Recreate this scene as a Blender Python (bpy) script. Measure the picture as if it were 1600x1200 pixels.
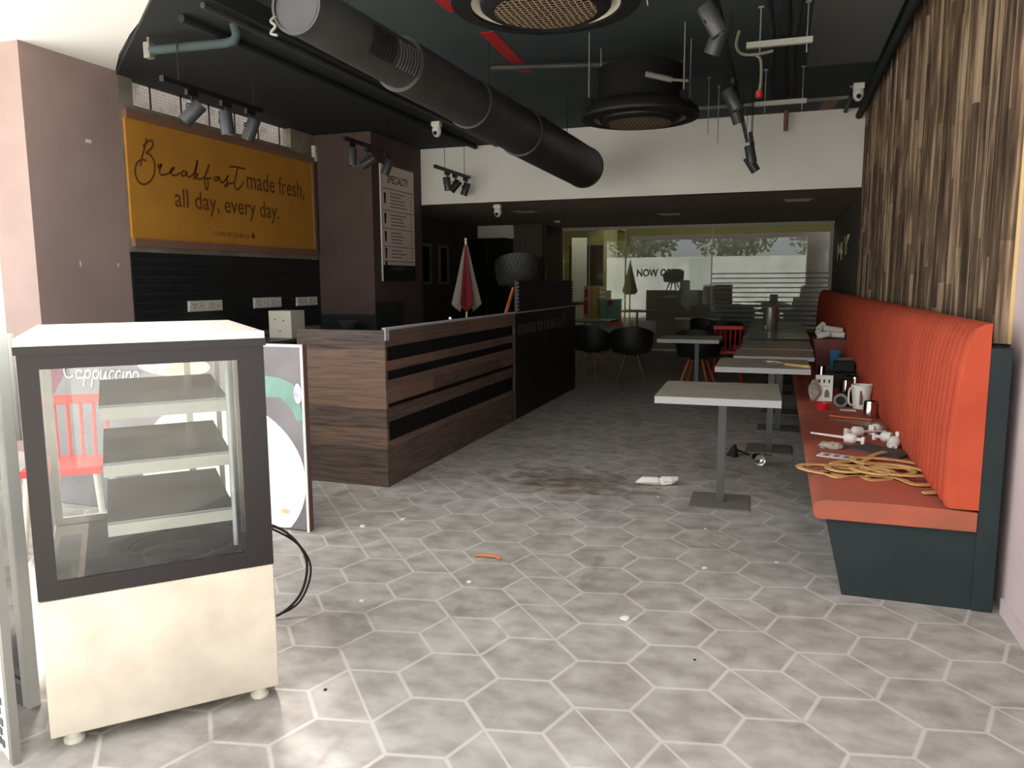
import bpy, bmesh, math, random
from math import sin, cos, pi, radians, sqrt, atan2
from mathutils import Matrix, Vector
random.seed(7)
for o in list(bpy.data.objects): bpy.data.objects.remove(o)
S = bpy.context.scene
COL = S.collection

# ------------------------------------------------------------------ camera
cam_d = bpy.data.cameras.new('camera'); cam = bpy.data.objects.new('camera', cam_d); COL.objects.link(cam)
cam_d.sensor_fit = 'HORIZONTAL'; cam_d.sensor_width = 36.0
cam_d.lens = 36.0 * 1198 / 1600; cam_d.clip_start = .05; cam_d.clip_end = 200
RX = Vector((0.946, 0.325, -0.005)); RY = Vector((-0.039, 0.127, 0.991)); RZ = Vector((0.322, -0.937, 0.132))
RX.normalize(); RY = (RY - RX * RX.dot(RY)).normalized(); RZ = RX.cross(RY)
cam.matrix_world = Matrix(((RX.x, RY.x, RZ.x, 0), (RX.y, RY.y, RZ.y, 0), (RX.z, RY.z, RZ.z, 1.47), (0, 0, 0, 1)))
S.camera = cam
# ------------------------------------------------------------------ world, sun, exposure
W = bpy.data.worlds.new('overcast_sky'); S.world = W; W.use_nodes = True
bg = W.node_tree.nodes['Background']; bg.inputs[0].default_value = (.93, .97, 1, 1); bg.inputs[1].default_value = 2.95
sun_d = bpy.data.lights.new('sun', 'SUN'); sun = bpy.data.objects.new('sun', sun_d); COL.objects.link(sun)
sun_d.energy = 23; sun_d.angle = radians(24); sun_d.color = (1, .97, .92)
sun.rotation_euler = Vector((.16, -.42, -.90)).to_track_quat('-Z', 'Y').to_euler()
S.view_settings.view_transform = 'Standard'; S.view_settings.look = 'None'
S.view_settings.gamma = 1; S.view_settings.use_curve_mapping = False; S.view_settings.exposure = 0

# ------------------------------------------------------------------ materials
def lin(c):
    return tuple(((v / 255) / 12.92 if v / 255 <= .04045 else ((v / 255 + .055) / 1.055) ** 2.4) for v in c) + (1,)
def mat(name, col, rough=.6, metal=0., col2=None, vs=4, stretch=(1, 1, 1), bump=0., bs=60, bstretch=(1, 1, 1), spec=.5,
        trans=0., emit=None, es=0, detail=4, contrast=(.35, .65), coat=0, ior=1.45):
    m = bpy.data.materials.new(name); m.use_nodes = True; nt = m.node_tree; N = nt.nodes; L = nt.links
    b = N['Principled BSDF']; c = col if len(col) == 4 else lin(col)
    b.inputs['Base Color'].default_value = c; b.inputs['Roughness'].default_value = rough
    b.inputs['Metallic'].default_value = metal; b.inputs['Specular IOR Level'].default_value = spec
    b.inputs['Transmission Weight'].default_value = trans; b.inputs['Coat Weight'].default_value = coat
    b.inputs['IOR'].default_value = ior
    if emit: b.inputs['Emission Color'].default_value = lin(emit); b.inputs['Emission Strength'].default_value = es
    tc = N.new('ShaderNodeTexCoord')
    if col2:
        mp = N.new('ShaderNodeMapping'); mp.inputs['Scale'].default_value = stretch
        n = N.new('ShaderNodeTexNoise'); n.inputs['Scale'].default_value = vs; n.inputs['Detail'].default_value = detail
        r = N.new('ShaderNodeValToRGB'); r.color_ramp.elements[0].position = contrast[0]; r.color_ramp.elements[1].position = contrast[1]
        r.color_ramp.elements[0].color = c; r.color_ramp.elements[1].color = lin(col2)
        L.new(tc.outputs['Object'], mp.inputs[0]); L.new(mp.outputs[0], n.inputs['Vector']); L.new(n.outputs[0], r.inputs[0]); L.new(r.outputs[0], b.inputs['Base Color'])
    if bump:
        mp2 = N.new('ShaderNodeMapping'); mp2.inputs['Scale'].default_value = bstretch
        n2 = N.new('ShaderNodeTexNoise'); n2.inputs['Scale'].default_value = bs; n2.inputs['Detail'].default_value = 3
        bp = N.new('ShaderNodeBump'); bp.inputs['Strength'].default_value = bump; bp.inputs['Distance'].default_value = .01
        L.new(tc.outputs['Object'], mp2.inputs[0]); L.new(mp2.outputs[0], n2.inputs['Vector']); L.new(n2.outputs[0], bp.inputs['Height']); L.new(bp.outputs[0], b.inputs['Normal'])
    return m
def glassmat(name, tint=(1, 1, 1, 1), mixw=.0, rough=0.0):
    """thin clear pane: transparent with Fresnel mirror reflection"""
    m = bpy.data.materials.new(name); m.use_nodes = True; nt = m.node_tree; N = nt.nodes; L = nt.links
    N.remove(N['Principled BSDF']); out = N['Material Output']
    t = N.new('ShaderNodeBsdfTransparent'); t.inputs[0].default_value = tint
    g = N.new('ShaderNodeBsdfGlossy'); g.inputs['Roughness'].default_value = rough
    lw = N.new('ShaderNodeFresnel'); lw.inputs[0].default_value = 1.5
    mth = N.new('ShaderNodeMath'); mth.operation = 'MULTIPLY_ADD'; mth.inputs[1].default_value = 1.0; mth.inputs[2].default_value = mixw
    mx = N.new('ShaderNodeMixShader'); L.new(lw.outputs[0], mth.inputs[0]); L.new(mth.outputs[0], mx.inputs[0])
    L.new(t.outputs[0], mx.inputs[1]); L.new(g.outputs[0], mx.inputs[2]); L.new(mx.outputs[0], out.inputs[0])
    return m
def floor_mat():
    m = bpy.data.materials.new('hexagon_floor_tile'); m.use_nodes = True; nt = m.node_tree; N = nt.nodes; L = nt.links; b = N['Principled BSDF']
    tc = N.new('ShaderNodeTexCoord')
    def V(op, a, bb=None, out=0):
        n = N.new('ShaderNodeVectorMath'); n.operation = op
        for i, s in enumerate((a, bb)):
            if s is None: continue
            if isinstance(s, tuple): n.inputs[i].default_value = s
            else: L.new(s, n.inputs[i])
        return n.outputs['Value'] if op in ('LENGTH', 'DOT_PRODUCT') else n.outputs[0]
    def F(op, a, bb=None, c=None):
        n = N.new('ShaderNodeMath'); n.operation = op
        for i, s in enumerate((a, bb, c)):
            if s is None: continue
            if isinstance(s, (int, float)): n.inputs[i].default_value = s
            else: L.new(s, n.inputs[i])
        return n.outputs[0]
    mp = N.new('ShaderNodeMapping'); mp.inputs['Rotation'].default_value = (0, 0, radians(18)); mp.inputs['Scale'].default_value = (3.0, 3.0, 0)
    L.new(tc.outputs['Object'], mp.inputs[0]); p = V('ADD', mp.outputs[0], (200, 200 * 1.7320508, 0))
    s = (1, 1.7320508, 1); h = (.5, .8660254, .5)
    def cell(q):
        a = V('SUBTRACT', V('MODULO', q, s), h); return V('MULTIPLY', a, (1, 1, 0))
    a = cell(p); c = cell(V('ADD', p, h))
    la = V('LENGTH', a); lc = V('LENGTH', c); sel = F('LESS_THAN', la, lc)
    mx = N.new('ShaderNodeMix'); mx.data_type = 'VECTOR'; L.new(sel, mx.inputs[0]); L.new(c, mx.inputs[4]); L.new(a, mx.inputs[5]); g = mx.outputs[1]
    ab = V('ABSOLUTE', g); hd = F('MAXIMUM', V('DOT_PRODUCT', ab, (.5, .8660254, 0)), V('DOT_PRODUCT', ab, (1, 0, 0)))
    # inner smaller hexagon facets make the lines step between tiles, as in the irregular pattern
    ed = F('SUBTRACT', .5, hd); cid = V('SUBTRACT', p, g)
    wn = N.new('ShaderNodeTexWhiteNoise'); wn.noise_dimensions = '2D'; L.new(V('FLOOR', V('MULTIPLY', V('ADD', cid, (.1, .1, 0)), (2, 1.1547005, 1))), wn.inputs['Vector'])
    grout = N.new('ShaderNodeMapRange'); L.new(ed, grout.inputs[0]); grout.inputs[1].default_value = .012; grout.inputs[2].default_value = .03; grout.inputs[3].default_value = 1; grout.inputs[4].default_value = 0
    # bisecting line on some tiles
    dl = F('ABSOLUTE', V('DOT_PRODUCT', g, (.5, .8660254, 0)))
    seg = N.new('ShaderNodeMapRange'); L.new(dl, seg.inputs[0]); seg.inputs[1].default_value = .008; seg.inputs[2].default_value = .02; seg.inputs[3].default_value = 1; seg.inputs[4].default_value = 0
    seg2 = F('MULTIPLY', seg.outputs[0], F('GREATER_THAN', wn.outputs[0], .78))
    gr = F('MAXIMUM', grout.outputs[0], seg2)
    def noise(sc, det, st=(1, 1, 1)):
        q = N.new('ShaderNodeMapping'); q.inputs['Scale'].default_value = st; L.new(tc.outputs['Object'], q.inputs[0])
        n = N.new('ShaderNodeTexNoise'); n.inputs['Scale'].default_value = sc; n.inputs['Detail'].default_value = det; L.new(q.outputs[0], n.inputs['Vector']); return n.outputs[0]
    n1 = noise(1.3, 9); n2 = noise(7, 11, (1, 1.3, 1))
    r = N.new('ShaderNodeValToRGB'); e = r.color_ramp.elements; e[0].position = .28; e[0].color = lin((128, 119, 109)); e[1].position = .72; e[1].color = lin((192, 186, 179))
    L.new(F('ADD', F('MULTIPLY', n2, .65), F('MULTIPLY', n1, .35)), r.inputs[0])
    # tile tone
    hs = N.new('ShaderNodeHueSaturation'); L.new(r.outputs[0], hs.inputs['Color']); L.new(F('MULTIPLY_ADD', wn.outputs[0], .10, .95), hs.inputs['Value'])
    mg = N.new('ShaderNodeMix'); mg.data_type = 'RGBA'; mg.inputs[7].default_value = lin((205, 198, 188)); L.new(F('MULTIPLY', gr, F('MULTIPLY_ADD', n1, 1.1, .1)), mg.inputs[0]); L.new(hs.outputs[0], mg.inputs[6])
    # scuffs
    n4 = noise(3.2, 10, (1.6, .7, 1)); sc = N.new('ShaderNodeMapRange'); L.new(n4, sc.inputs[0]); sc.inputs[1].default_value = .62; sc.inputs[2].default_value = .72
    ms = N.new('ShaderNodeMix'); ms.data_type = 'RGBA'; ms.inputs[7].default_value = lin((104, 96, 88)); L.new(F('MULTIPLY', sc.outputs[0], .45), ms.inputs[0]); L.new(mg.outputs[2], ms.inputs[6])
    # brown stain patch round (-1.5, 5.4)
    d = V('LENGTH', V('MULTIPLY', V('SUBTRACT', tc.outputs['Object'], (-1.45, 5.35, 0)), (1.0, 1.5, 0)))
    st = N.new('ShaderNodeMapRange'); L.new(F('ADD', d, F('MULTIPLY', n2, 1.1)), st.inputs[0]); st.inputs[1].default_value = .55; st.inputs[2].default_value = 1.25; st.inputs[3].default_value = .75; st.inputs[4].default_value = 0
    mst = N.new('ShaderNodeMix'); mst.data_type = 'RGBA'; mst.inputs[7].default_value = lin((88, 62, 40)); L.new(st.outputs[0], mst.inputs[0]); L.new(ms.outputs[2], mst.inputs[6])
    L.new(mst.outputs[2], b.inputs['Base Color']); b.inputs['Roughness'].default_value = .62; b.inputs['Specular IOR Level'].default_value = .35
    bp = N.new('ShaderNodeBump'); bp.inputs['Strength'].default_value = .15; bp.inputs['Distance'].default_value = .003; L.new(F('SUBTRACT', n2, gr), bp.inputs['Height']); L.new(bp.outputs[0], b.inputs['Normal'])
    return m
def plank_mat(name, c1, c2, c3, rowh, lenx, axis='x'):
    """weathered boards: horizontal rows of random tone with stretched grain"""
    m = bpy.data.materials.new(name); m.use_nodes = True; nt = m.node_tree; N = nt.nodes; L = nt.links; b = N['Principled BSDF']
    tc = N.new('ShaderNodeTexCoord'); mp = N.new('ShaderNodeMapping')
    L.new(tc.outputs['Object'], mp.inputs[0])
    if axis == 'x': mp.inputs['Rotation'].default_value = (radians(-90), 0, 0)
    elif axis == 'y': mp.inputs['Rotation'].default_value = (0, 0, 0)
    br = N.new('ShaderNodeTexBrick'); br.inputs['Scale'].default_value = 1; br.inputs['Brick Width'].default_value = lenx; br.inputs['Row Height'].default_value = rowh
    br.inputs['Mortar Size'].default_value = .0015; br.inputs['Color1'].default_value = (0, 0, 0, 1); br.inputs['Color2'].default_value = (1, 1, 1, 1); br.inputs['Mortar'].default_value = (0, 0, 0, 1); br.inputs['Bias'].default_value = 0
    # brick runs in XY of its vector: u = x+y, v = z
    sx = N.new('ShaderNodeSeparateXYZ'); L.new(tc.outputs['Object'], sx.inputs[0])
    ad = N.new('ShaderNodeMath'); ad.operation = 'ADD'; L.new(sx.outputs[0], ad.inputs[0]); L.new(sx.outputs[1], ad.inputs[1])
    cx = N.new('ShaderNodeCombineXYZ'); L.new(ad.outputs[0], cx.inputs[0]); L.new(sx.outputs[2], cx.inputs[1]); L.new(cx.outputs[0], br.inputs['Vector'])
    st = N.new('ShaderNodeMapping'); st.inputs['Scale'].default_value = (2.0, 34, 1); L.new(cx.outputs[0], st.inputs[0])
    n = N.new('ShaderNodeTexNoise'); n.inputs['Scale'].default_value = 1.6; n.inputs['Detail'].default_value = 9; n.inputs['Distortion'].default_value = .6; L.new(st.outputs[0], n.inputs['Vector'])
    a2 = N.new('ShaderNodeMath'); a2.operation = 'MULTIPLY_ADD'; L.new(br.outputs[0], a2.inputs[0]); a2.inputs[1].default_value = .38; L.new(n.outputs[0], a2.inputs[2])
    r = N.new('ShaderNodeValToRGB'); r.color_ramp.elements[0].position = .36; r.color_ramp.elements[0].color = lin(c1); r.color_ramp.elements[1].position = .95; r.color_ramp.elements[1].color = lin(c3)
    e = r.color_ramp.elements.new(.66); e.color = lin(c2); L.new(a2.outputs[0], r.inputs[0]); L.new(r.outputs[0], b.inputs['Base Color'])
    b.inputs['Roughness'].default_value = .5; b.inputs['Specular IOR Level'].default_value = .3
    return m
def slat_mat():
    m = bpy.data.materials.new('old_timber_slat'); m.use_nodes = True; nt = m.node_tree; N = nt.nodes; L = nt.links; b = N['Principled BSDF']
    tc = N.new('ShaderNodeTexCoord'); sx = N.new('ShaderNodeSeparateXYZ'); L.new(tc.outputs['Object'], sx.inputs[0])
    fl = N.new('ShaderNodeMath'); fl.operation = 'MULTIPLY'; fl.inputs[1].default_value = 1 / .095; L.new(sx.outputs[1], fl.inputs[0])
    f2 = N.new('ShaderNodeMath'); f2.operation = 'FLOOR'; L.new(fl.outputs[0], f2.inputs[0])
    zn = N.new('ShaderNodeMath'); zn.operation = 'MULTIPLY'; zn.inputs[1].default_value = 1.1; L.new(sx.outputs[2], zn.inputs[0])
    z2 = N.new('ShaderNodeMath'); z2.operation = 'ADD'; L.new(zn.outputs[0], z2.inputs[0])
    wn = N.new('ShaderNodeTexWhiteNoise'); wn.noise_dimensions = '1D'; L.new(f2.outputs[0], wn.inputs['W']); L.new(wn.outputs[0], z2.inputs[1])
    z3 = N.new('ShaderNodeMath'); z3.operation = 'FLOOR'; L.new(z2.outputs[0], z3.inputs[0])
    cb = N.new('ShaderNodeCombineXYZ'); L.new(f2.outputs[0], cb.inputs[0]); L.new(z3.outputs[0], cb.inputs[1])
    w2 = N.new('ShaderNodeTexWhiteNoise'); w2.noise_dimensions = '2D'; L.new(cb.outputs[0], w2.inputs['Vector'])
    mp = N.new('ShaderNodeMapping'); mp.inputs['Scale'].default_value = (20, 20, 1.0); L.new(tc.outputs['Object'], mp.inputs[0])
    n = N.new('ShaderNodeTexNoise'); n.inputs['Scale'].default_value = 2.2; n.inputs['Detail'].default_value = 8; L.new(mp.outputs[0], n.inputs['Vector'])
    a = N.new('ShaderNodeMath'); a.operation = 'MULTIPLY_ADD'; L.new(w2.outputs[0], a.inputs[0]); a.inputs[1].default_value = .3; L.new(n.outputs[0], a.inputs[2])
    r = N.new('ShaderNodeValToRGB'); r.color_ramp.elements[0].position = .42; r.color_ramp.elements[0].color = lin((62, 50, 42)); r.color_ramp.elements[1].position = .82; r.color_ramp.elements[1].color = lin((164, 142, 118))
    e = r.color_ramp.elements.new(.62); e.color = lin((98, 80, 64)); L.new(a.outputs[0], r.inputs[0]); L.new(r.outputs[0], b.inputs['Base Color']); b.inputs['Roughness'].default_value = .8; b.inputs['Specular IOR Level'].default_value = .15
    return m
def tile_mat():
    m = bpy.data.materials.new('black_brick_tile'); m.use_nodes = True; nt = m.node_tree; N = nt.nodes; L = nt.links; b = N['Principled BSDF']
    tc = N.new('ShaderNodeTexCoord'); sx = N.new('ShaderNodeSeparateXYZ'); L.new(tc.outputs['Object'], sx.inputs[0])
    ad = N.new('ShaderNodeMath'); ad.operation = 'ADD'; L.new(sx.outputs[0], ad.inputs[0]); L.new(sx.outputs[1], ad.inputs[1])
    cx = N.new('ShaderNodeCombineXYZ'); L.new(ad.outputs[0], cx.inputs[0]); L.new(sx.outputs[2], cx.inputs[1])
    br = N.new('ShaderNodeTexBrick'); L.new(cx.outputs[0], br.inputs['Vector']); br.inputs['Scale'].default_value = 1; br.inputs['Brick Width'].default_value = .22; br.inputs['Row Height'].default_value = .085; br.inputs['Mortar Size'].default_value = .004
    br.inputs['Color1'].default_value = lin((28, 30, 32)); br.inputs['Color2'].default_value = lin((34, 36, 38)); br.inputs['Mortar'].default_value = lin((48, 50, 52))
    L.new(br.outputs[0], b.inputs['Base Color']); b.inputs['Roughness'].default_value = .35
    bp = N.new('ShaderNodeBump'); bp.invert = True; bp.inputs['Strength'].default_value = .4; bp.inputs['Distance'].default_value = .004; L.new(br.outputs[1], bp.inputs['Height']); L.new(bp.outputs[0], b.inputs['Normal'])
    return m
def honey_mat():
    m = bpy.data.materials.new('honeycomb_grille'); m.use_nodes = True; nt = m.node_tree; N = nt.nodes; L = nt.links; b = N['Principled BSDF']
    tc = N.new('ShaderNodeTexCoord'); v = N.new('ShaderNodeTexVoronoi'); v.feature = 'DISTANCE_TO_EDGE'; v.voronoi_dimensions = '2D'; v.inputs['Scale'].default_value = 30; v.inputs['Randomness'].default_value = .25
    L.new(tc.outputs['Object'], v.inputs['Vector']); r = N.new('ShaderNodeValToRGB'); L.new(v.outputs[0], r.inputs[0])
    r.color_ramp.elements[0].position = .07; r.color_ramp.elements[0].color = lin((150, 128, 100)); r.color_ramp.elements[1].position = .15; r.color_ramp.elements[1].color = lin((14, 12, 10))
    L.new(r.outputs[0], b.inputs['Base Color']); b.inputs['Roughness'].default_value = .6
    return m
def fabric_mat():
    m = mat('orange_upholstery', (192, 84, 60), .9, col2=(178, 76, 54), vs=3, bump=.35, bs=260, spec=.15)
    return m

M = {}
M['floor'] = floor_mat()
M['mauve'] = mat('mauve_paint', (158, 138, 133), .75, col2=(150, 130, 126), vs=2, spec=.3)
M['column'] = mat('shaded_mauve_paint', (94, 78, 76), .8, col2=(87, 72, 70), vs=2, spec=.2)  # mauve paint again, with the column's shade worked into its colour
M['mauve_r'] = mat('pale_mauve_paint', (204, 186, 186), .75, col2=(196, 178, 179), vs=2, spec=.3)
M['cementwall'] = mat('raw_plaster', (150, 142, 128), .9, col2=(122, 114, 102), vs=3, detail=8)
M['white'] = mat('white_paint', (240, 237, 234), .75, col2=(232, 229, 225), vs=1.2)
M['soffit'] = mat('white_soffit_paint', (246, 246, 244), .7)
M['black_ceil'] = mat('black_ceiling_paint', (68, 79, 81), .85, col2=(60, 71, 73), vs=1.5, spec=.3)
M['slab'] = mat('grey_black_board_paint', (100, 106, 105), .85)
M['beam'] = mat('black_beam_paint', (30, 35, 36), .85)
M['lowceil'] = mat('dark_grey_ceiling_paint', (158, 148, 138), .85)
M['darkwall'] = mat('dark_brown_paint', (84, 70, 62), .8, col2=(76, 63, 56), vs=2)
M['greenblack'] = mat('green_black_paint', (44, 53, 54), .8, col2=(40, 48, 49), vs=3, bump=.1, bs=200, spec=.25)
M['greywall'] = mat('dark_grey_wall_paint', (92, 88, 78), .8)
M['black'] = mat('black_metal', (24, 24, 24), .5, spec=.4)
M['duct'] = mat('black_duct_metal', (66, 65, 63), .5, col2=(54, 53, 51), vs=3)
M['blackmatte'] = mat('matte_black', (22, 21, 20), .85, spec=.2)
M['spot'] = mat('spotlight_black', (58, 60, 62), .4, spec=.5)
M['lens'] = mat('spotlight_lens', (120, 120, 112), .25)
M['rod'] = mat('threaded_steel_rod', (150, 150, 146), .5, metal=.4)
M['strut'] = mat('galvanised_channel', (176, 176, 166), .6, metal=.1)
M['steel'] = mat('stainless_steel', (205, 198, 186), .34, metal=.85, col2=(186, 180, 170), vs=3, bump=.05, bs=30)
M['brushed'] = mat('brushed_stainless_panel', (206, 195, 180), .5, metal=.3, col2=(184, 173, 160), vs=6, detail=15, bump=.05, bs=40, contrast=(.3, .7))
M['lip'] = mat('satin_steel_lip', (164, 160, 150), .45, metal=.4)
M['chrome'] = mat('polished_steel', (225, 225, 222), .12, metal=1)
M['whiteplastic'] = mat('white_plastic', (232, 230, 224), .4)
M['cream'] = mat('cream_plastic', (214, 210, 196), .5)
M['wood_end'] = plank_mat('weathered_wood_laminate', (56, 46, 43), (94, 79, 71), (126, 98, 78), .142, 1.3)
M['wood_front'] = plank_mat('weathered_wood_shade_adjusted', (62, 51, 47), (100, 83, 75), (120, 92, 78), .142, 1.6)  # same wood as the end panel; colours adjusted for the weak light here
M['slat'] = slat_mat()
M['tile'] = tile_mat()
M['honey'] = honey_mat()
M['fabric'] = fabric_mat()
M['fabric_seam'] = mat('orange_upholstery_seam', (170, 66, 42), .9)
M['seatfabric'] = mat('worn_orange_seat_fabric', (184, 96, 76), .9, col2=(148, 92, 74), vs=2.2, detail=8, bump=.3, bs=220, spec=.15)
M['tabletop'] = mat('grey_laminate', (152, 148, 130), .5, col2=(138, 134, 118), vs=5, stretch=(1, 3, 1))
M['tabledark'] = mat('dark_laminate', (96, 94, 86), .3, col2=(84, 82, 76), vs=4)
M['tablebrown'] = mat('brown_grey_laminate', (164, 144, 130), .5, col2=(140, 122, 110), vs=14)
M['tabledge'] = mat('grey_edge_band', (158, 158, 162), .5)
M['tablemetal'] = mat('dark_grey_table_metal', (80, 80, 80), .45, metal=.3)
M['basemetal'] = mat('dusty_base_plate', (112, 106, 98), .7)
M['red'] = mat('red_plastic', (214, 30, 44), .4)
M['redwood'] = mat('coral_red_paint', (232, 62, 58), .45)
M['orangewood'] = mat('orange_beech_wood', (206, 110, 60), .5, col2=(186, 92, 48), vs=8, stretch=(8, 8, 1))
M['legwood'] = mat('brown_wood_leg', (120, 86, 62), .55)
M['ply'] = mat('laser_cut_plywood', (214, 172, 112), .7, col2=(196, 152, 94), vs=10)
M['chair'] = mat('black_moulded_plastic', (24, 25, 24), .55)
M['board'] = mat('mustard_board', (192, 138, 56), .8, col2=(182, 128, 50), vs=3, spec=.15)
M['boardframe'] = mat('brown_wood_frame', (132, 98, 80), .7)
M['boardtext'] = mat('brown_lettering', (104, 62, 22), .8)
M['paper'] = mat('white_paper', (226, 222, 214), .85)
M['posterpaper'] = mat('menu_paper', (232, 216, 208), .85)
M['ink'] = mat('black_ink', (26, 24, 24), .8)
M['inkgrey'] = mat('grey_ink', (128, 118, 114), .85)
M['redtape'] = mat('red_marking_paint', (168, 36, 40), .7)
M['pinktape'] = mat('faded_red_marking', (140, 92, 86), .8)
M['glass'] = glassmat('clear_glass', (.93, .97, .96, 1), .04)
M['caseglass'] = glassmat('case_glass', (.93, .95, .95, 1), -.01)
M['partglass'] = glassmat('partition_glass', (.78, .84, .80, 1), .006)
M['frost'] = mat('frosted_stripe_film', (120, 126, 120), .6)
M['glassborder'] = mat('dark_screen_printed_glass', (34, 30, 31), .3, spec=.25)
M['ledwhite'] = mat('led_strip', (210, 210, 210), .5)
M['shelf'] = mat('dark_glass_shelf', (96, 100, 98), .18, spec=.8)
M['rubber'] = mat('black_rubber', (26, 25, 25), .7)
M['umb_red'] = mat('red_canvas', (126, 36, 44), .9)
M['umb_white'] = mat('white_canvas', (150, 136, 128), .9)
M['gold'] = mat('gold_letter', (196, 178, 120), .35, metal=.6)
M['greylogo'] = mat('grey_lettering', (78, 78, 76), .6)
M['openletter'] = mat('white_vinyl_letter', (120, 110, 106), .8)
M['yellow'] = mat('cream_yellow_paint', (190, 178, 130), .8)
M['mallfloor'] = mat('yellow_stone_floor', (204, 192, 128), .5)
M['cardboard'] = mat('cardboard', (190, 150, 100), .8)
M['plasticred'] = mat('maroon_plastic', (112, 42, 40), .5)
M['blue'] = mat('blue_plastic', (20, 110, 160), .45)
M['grey'] = mat('grey_plastic', (120, 118, 112), .5)
M['darkgrey'] = mat('dark_grey_slate', (74, 78, 76), .6, col2=(64, 68, 66), vs=5)
M['clearpl'] = mat('dusty_clear_plastic', (170, 164, 152), .35)
M['adbg'] = mat('dark_slate_print', (124, 118, 124), .35, col2=(100, 94, 100), vs=2.2, detail=6)
M['admaroon'] = mat('rose_petal_print', (128, 40, 84), .35, col2=(96, 24, 56), vs=7)
M['adwhite'] = mat('white_plate_print', (246, 246, 244), .35)
M['adbeige'] = mat('coffee_foam_print', (228, 196, 150), .35, col2=(240, 220, 190), vs=4)
M['adpink'] = mat('pink_flower_print', (226, 150, 216), .35, col2=(240, 206, 238), vs=20)
M['adgreen'] = mat('green_leaf_print', (118, 158, 146), .35, col2=(96, 136, 126), vs=6)
M['panelback'] = mat('brown_panel_edge', (96, 74, 64), .6)
M['pavement'] = mat('street_paving', (206, 200, 190), .85, col2=(184, 178, 168), vs=2)
M['leaf'] = mat('green_leaves', (86, 112, 62), .7, col2=(130, 152, 92), vs=3)
M['oldplaster'] = mat('stained_plaster', (140, 128, 120), .9, col2=(92, 82, 76), vs=5, detail=9, contrast=(.5, .75))
M['bark'] = mat('bark', (92, 76, 60), .9)
M['outwall'] = mat('whitewashed_wall', (236, 236, 230), .85, col2=(206, 210, 200), vs=1, detail=8)
M['pvc'] = mat('beige_pvc', (112, 108, 92), .5)
M['stripbrown'] = mat('orange_peel_strip', (196, 118, 74), .6)
M['mesh'] = mat('pierced_metal_screen', (90, 92, 96), .5, metal=.3)
M['yellowpost'] = mat('pale_timber_edge', (206, 178, 128), .7)

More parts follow.
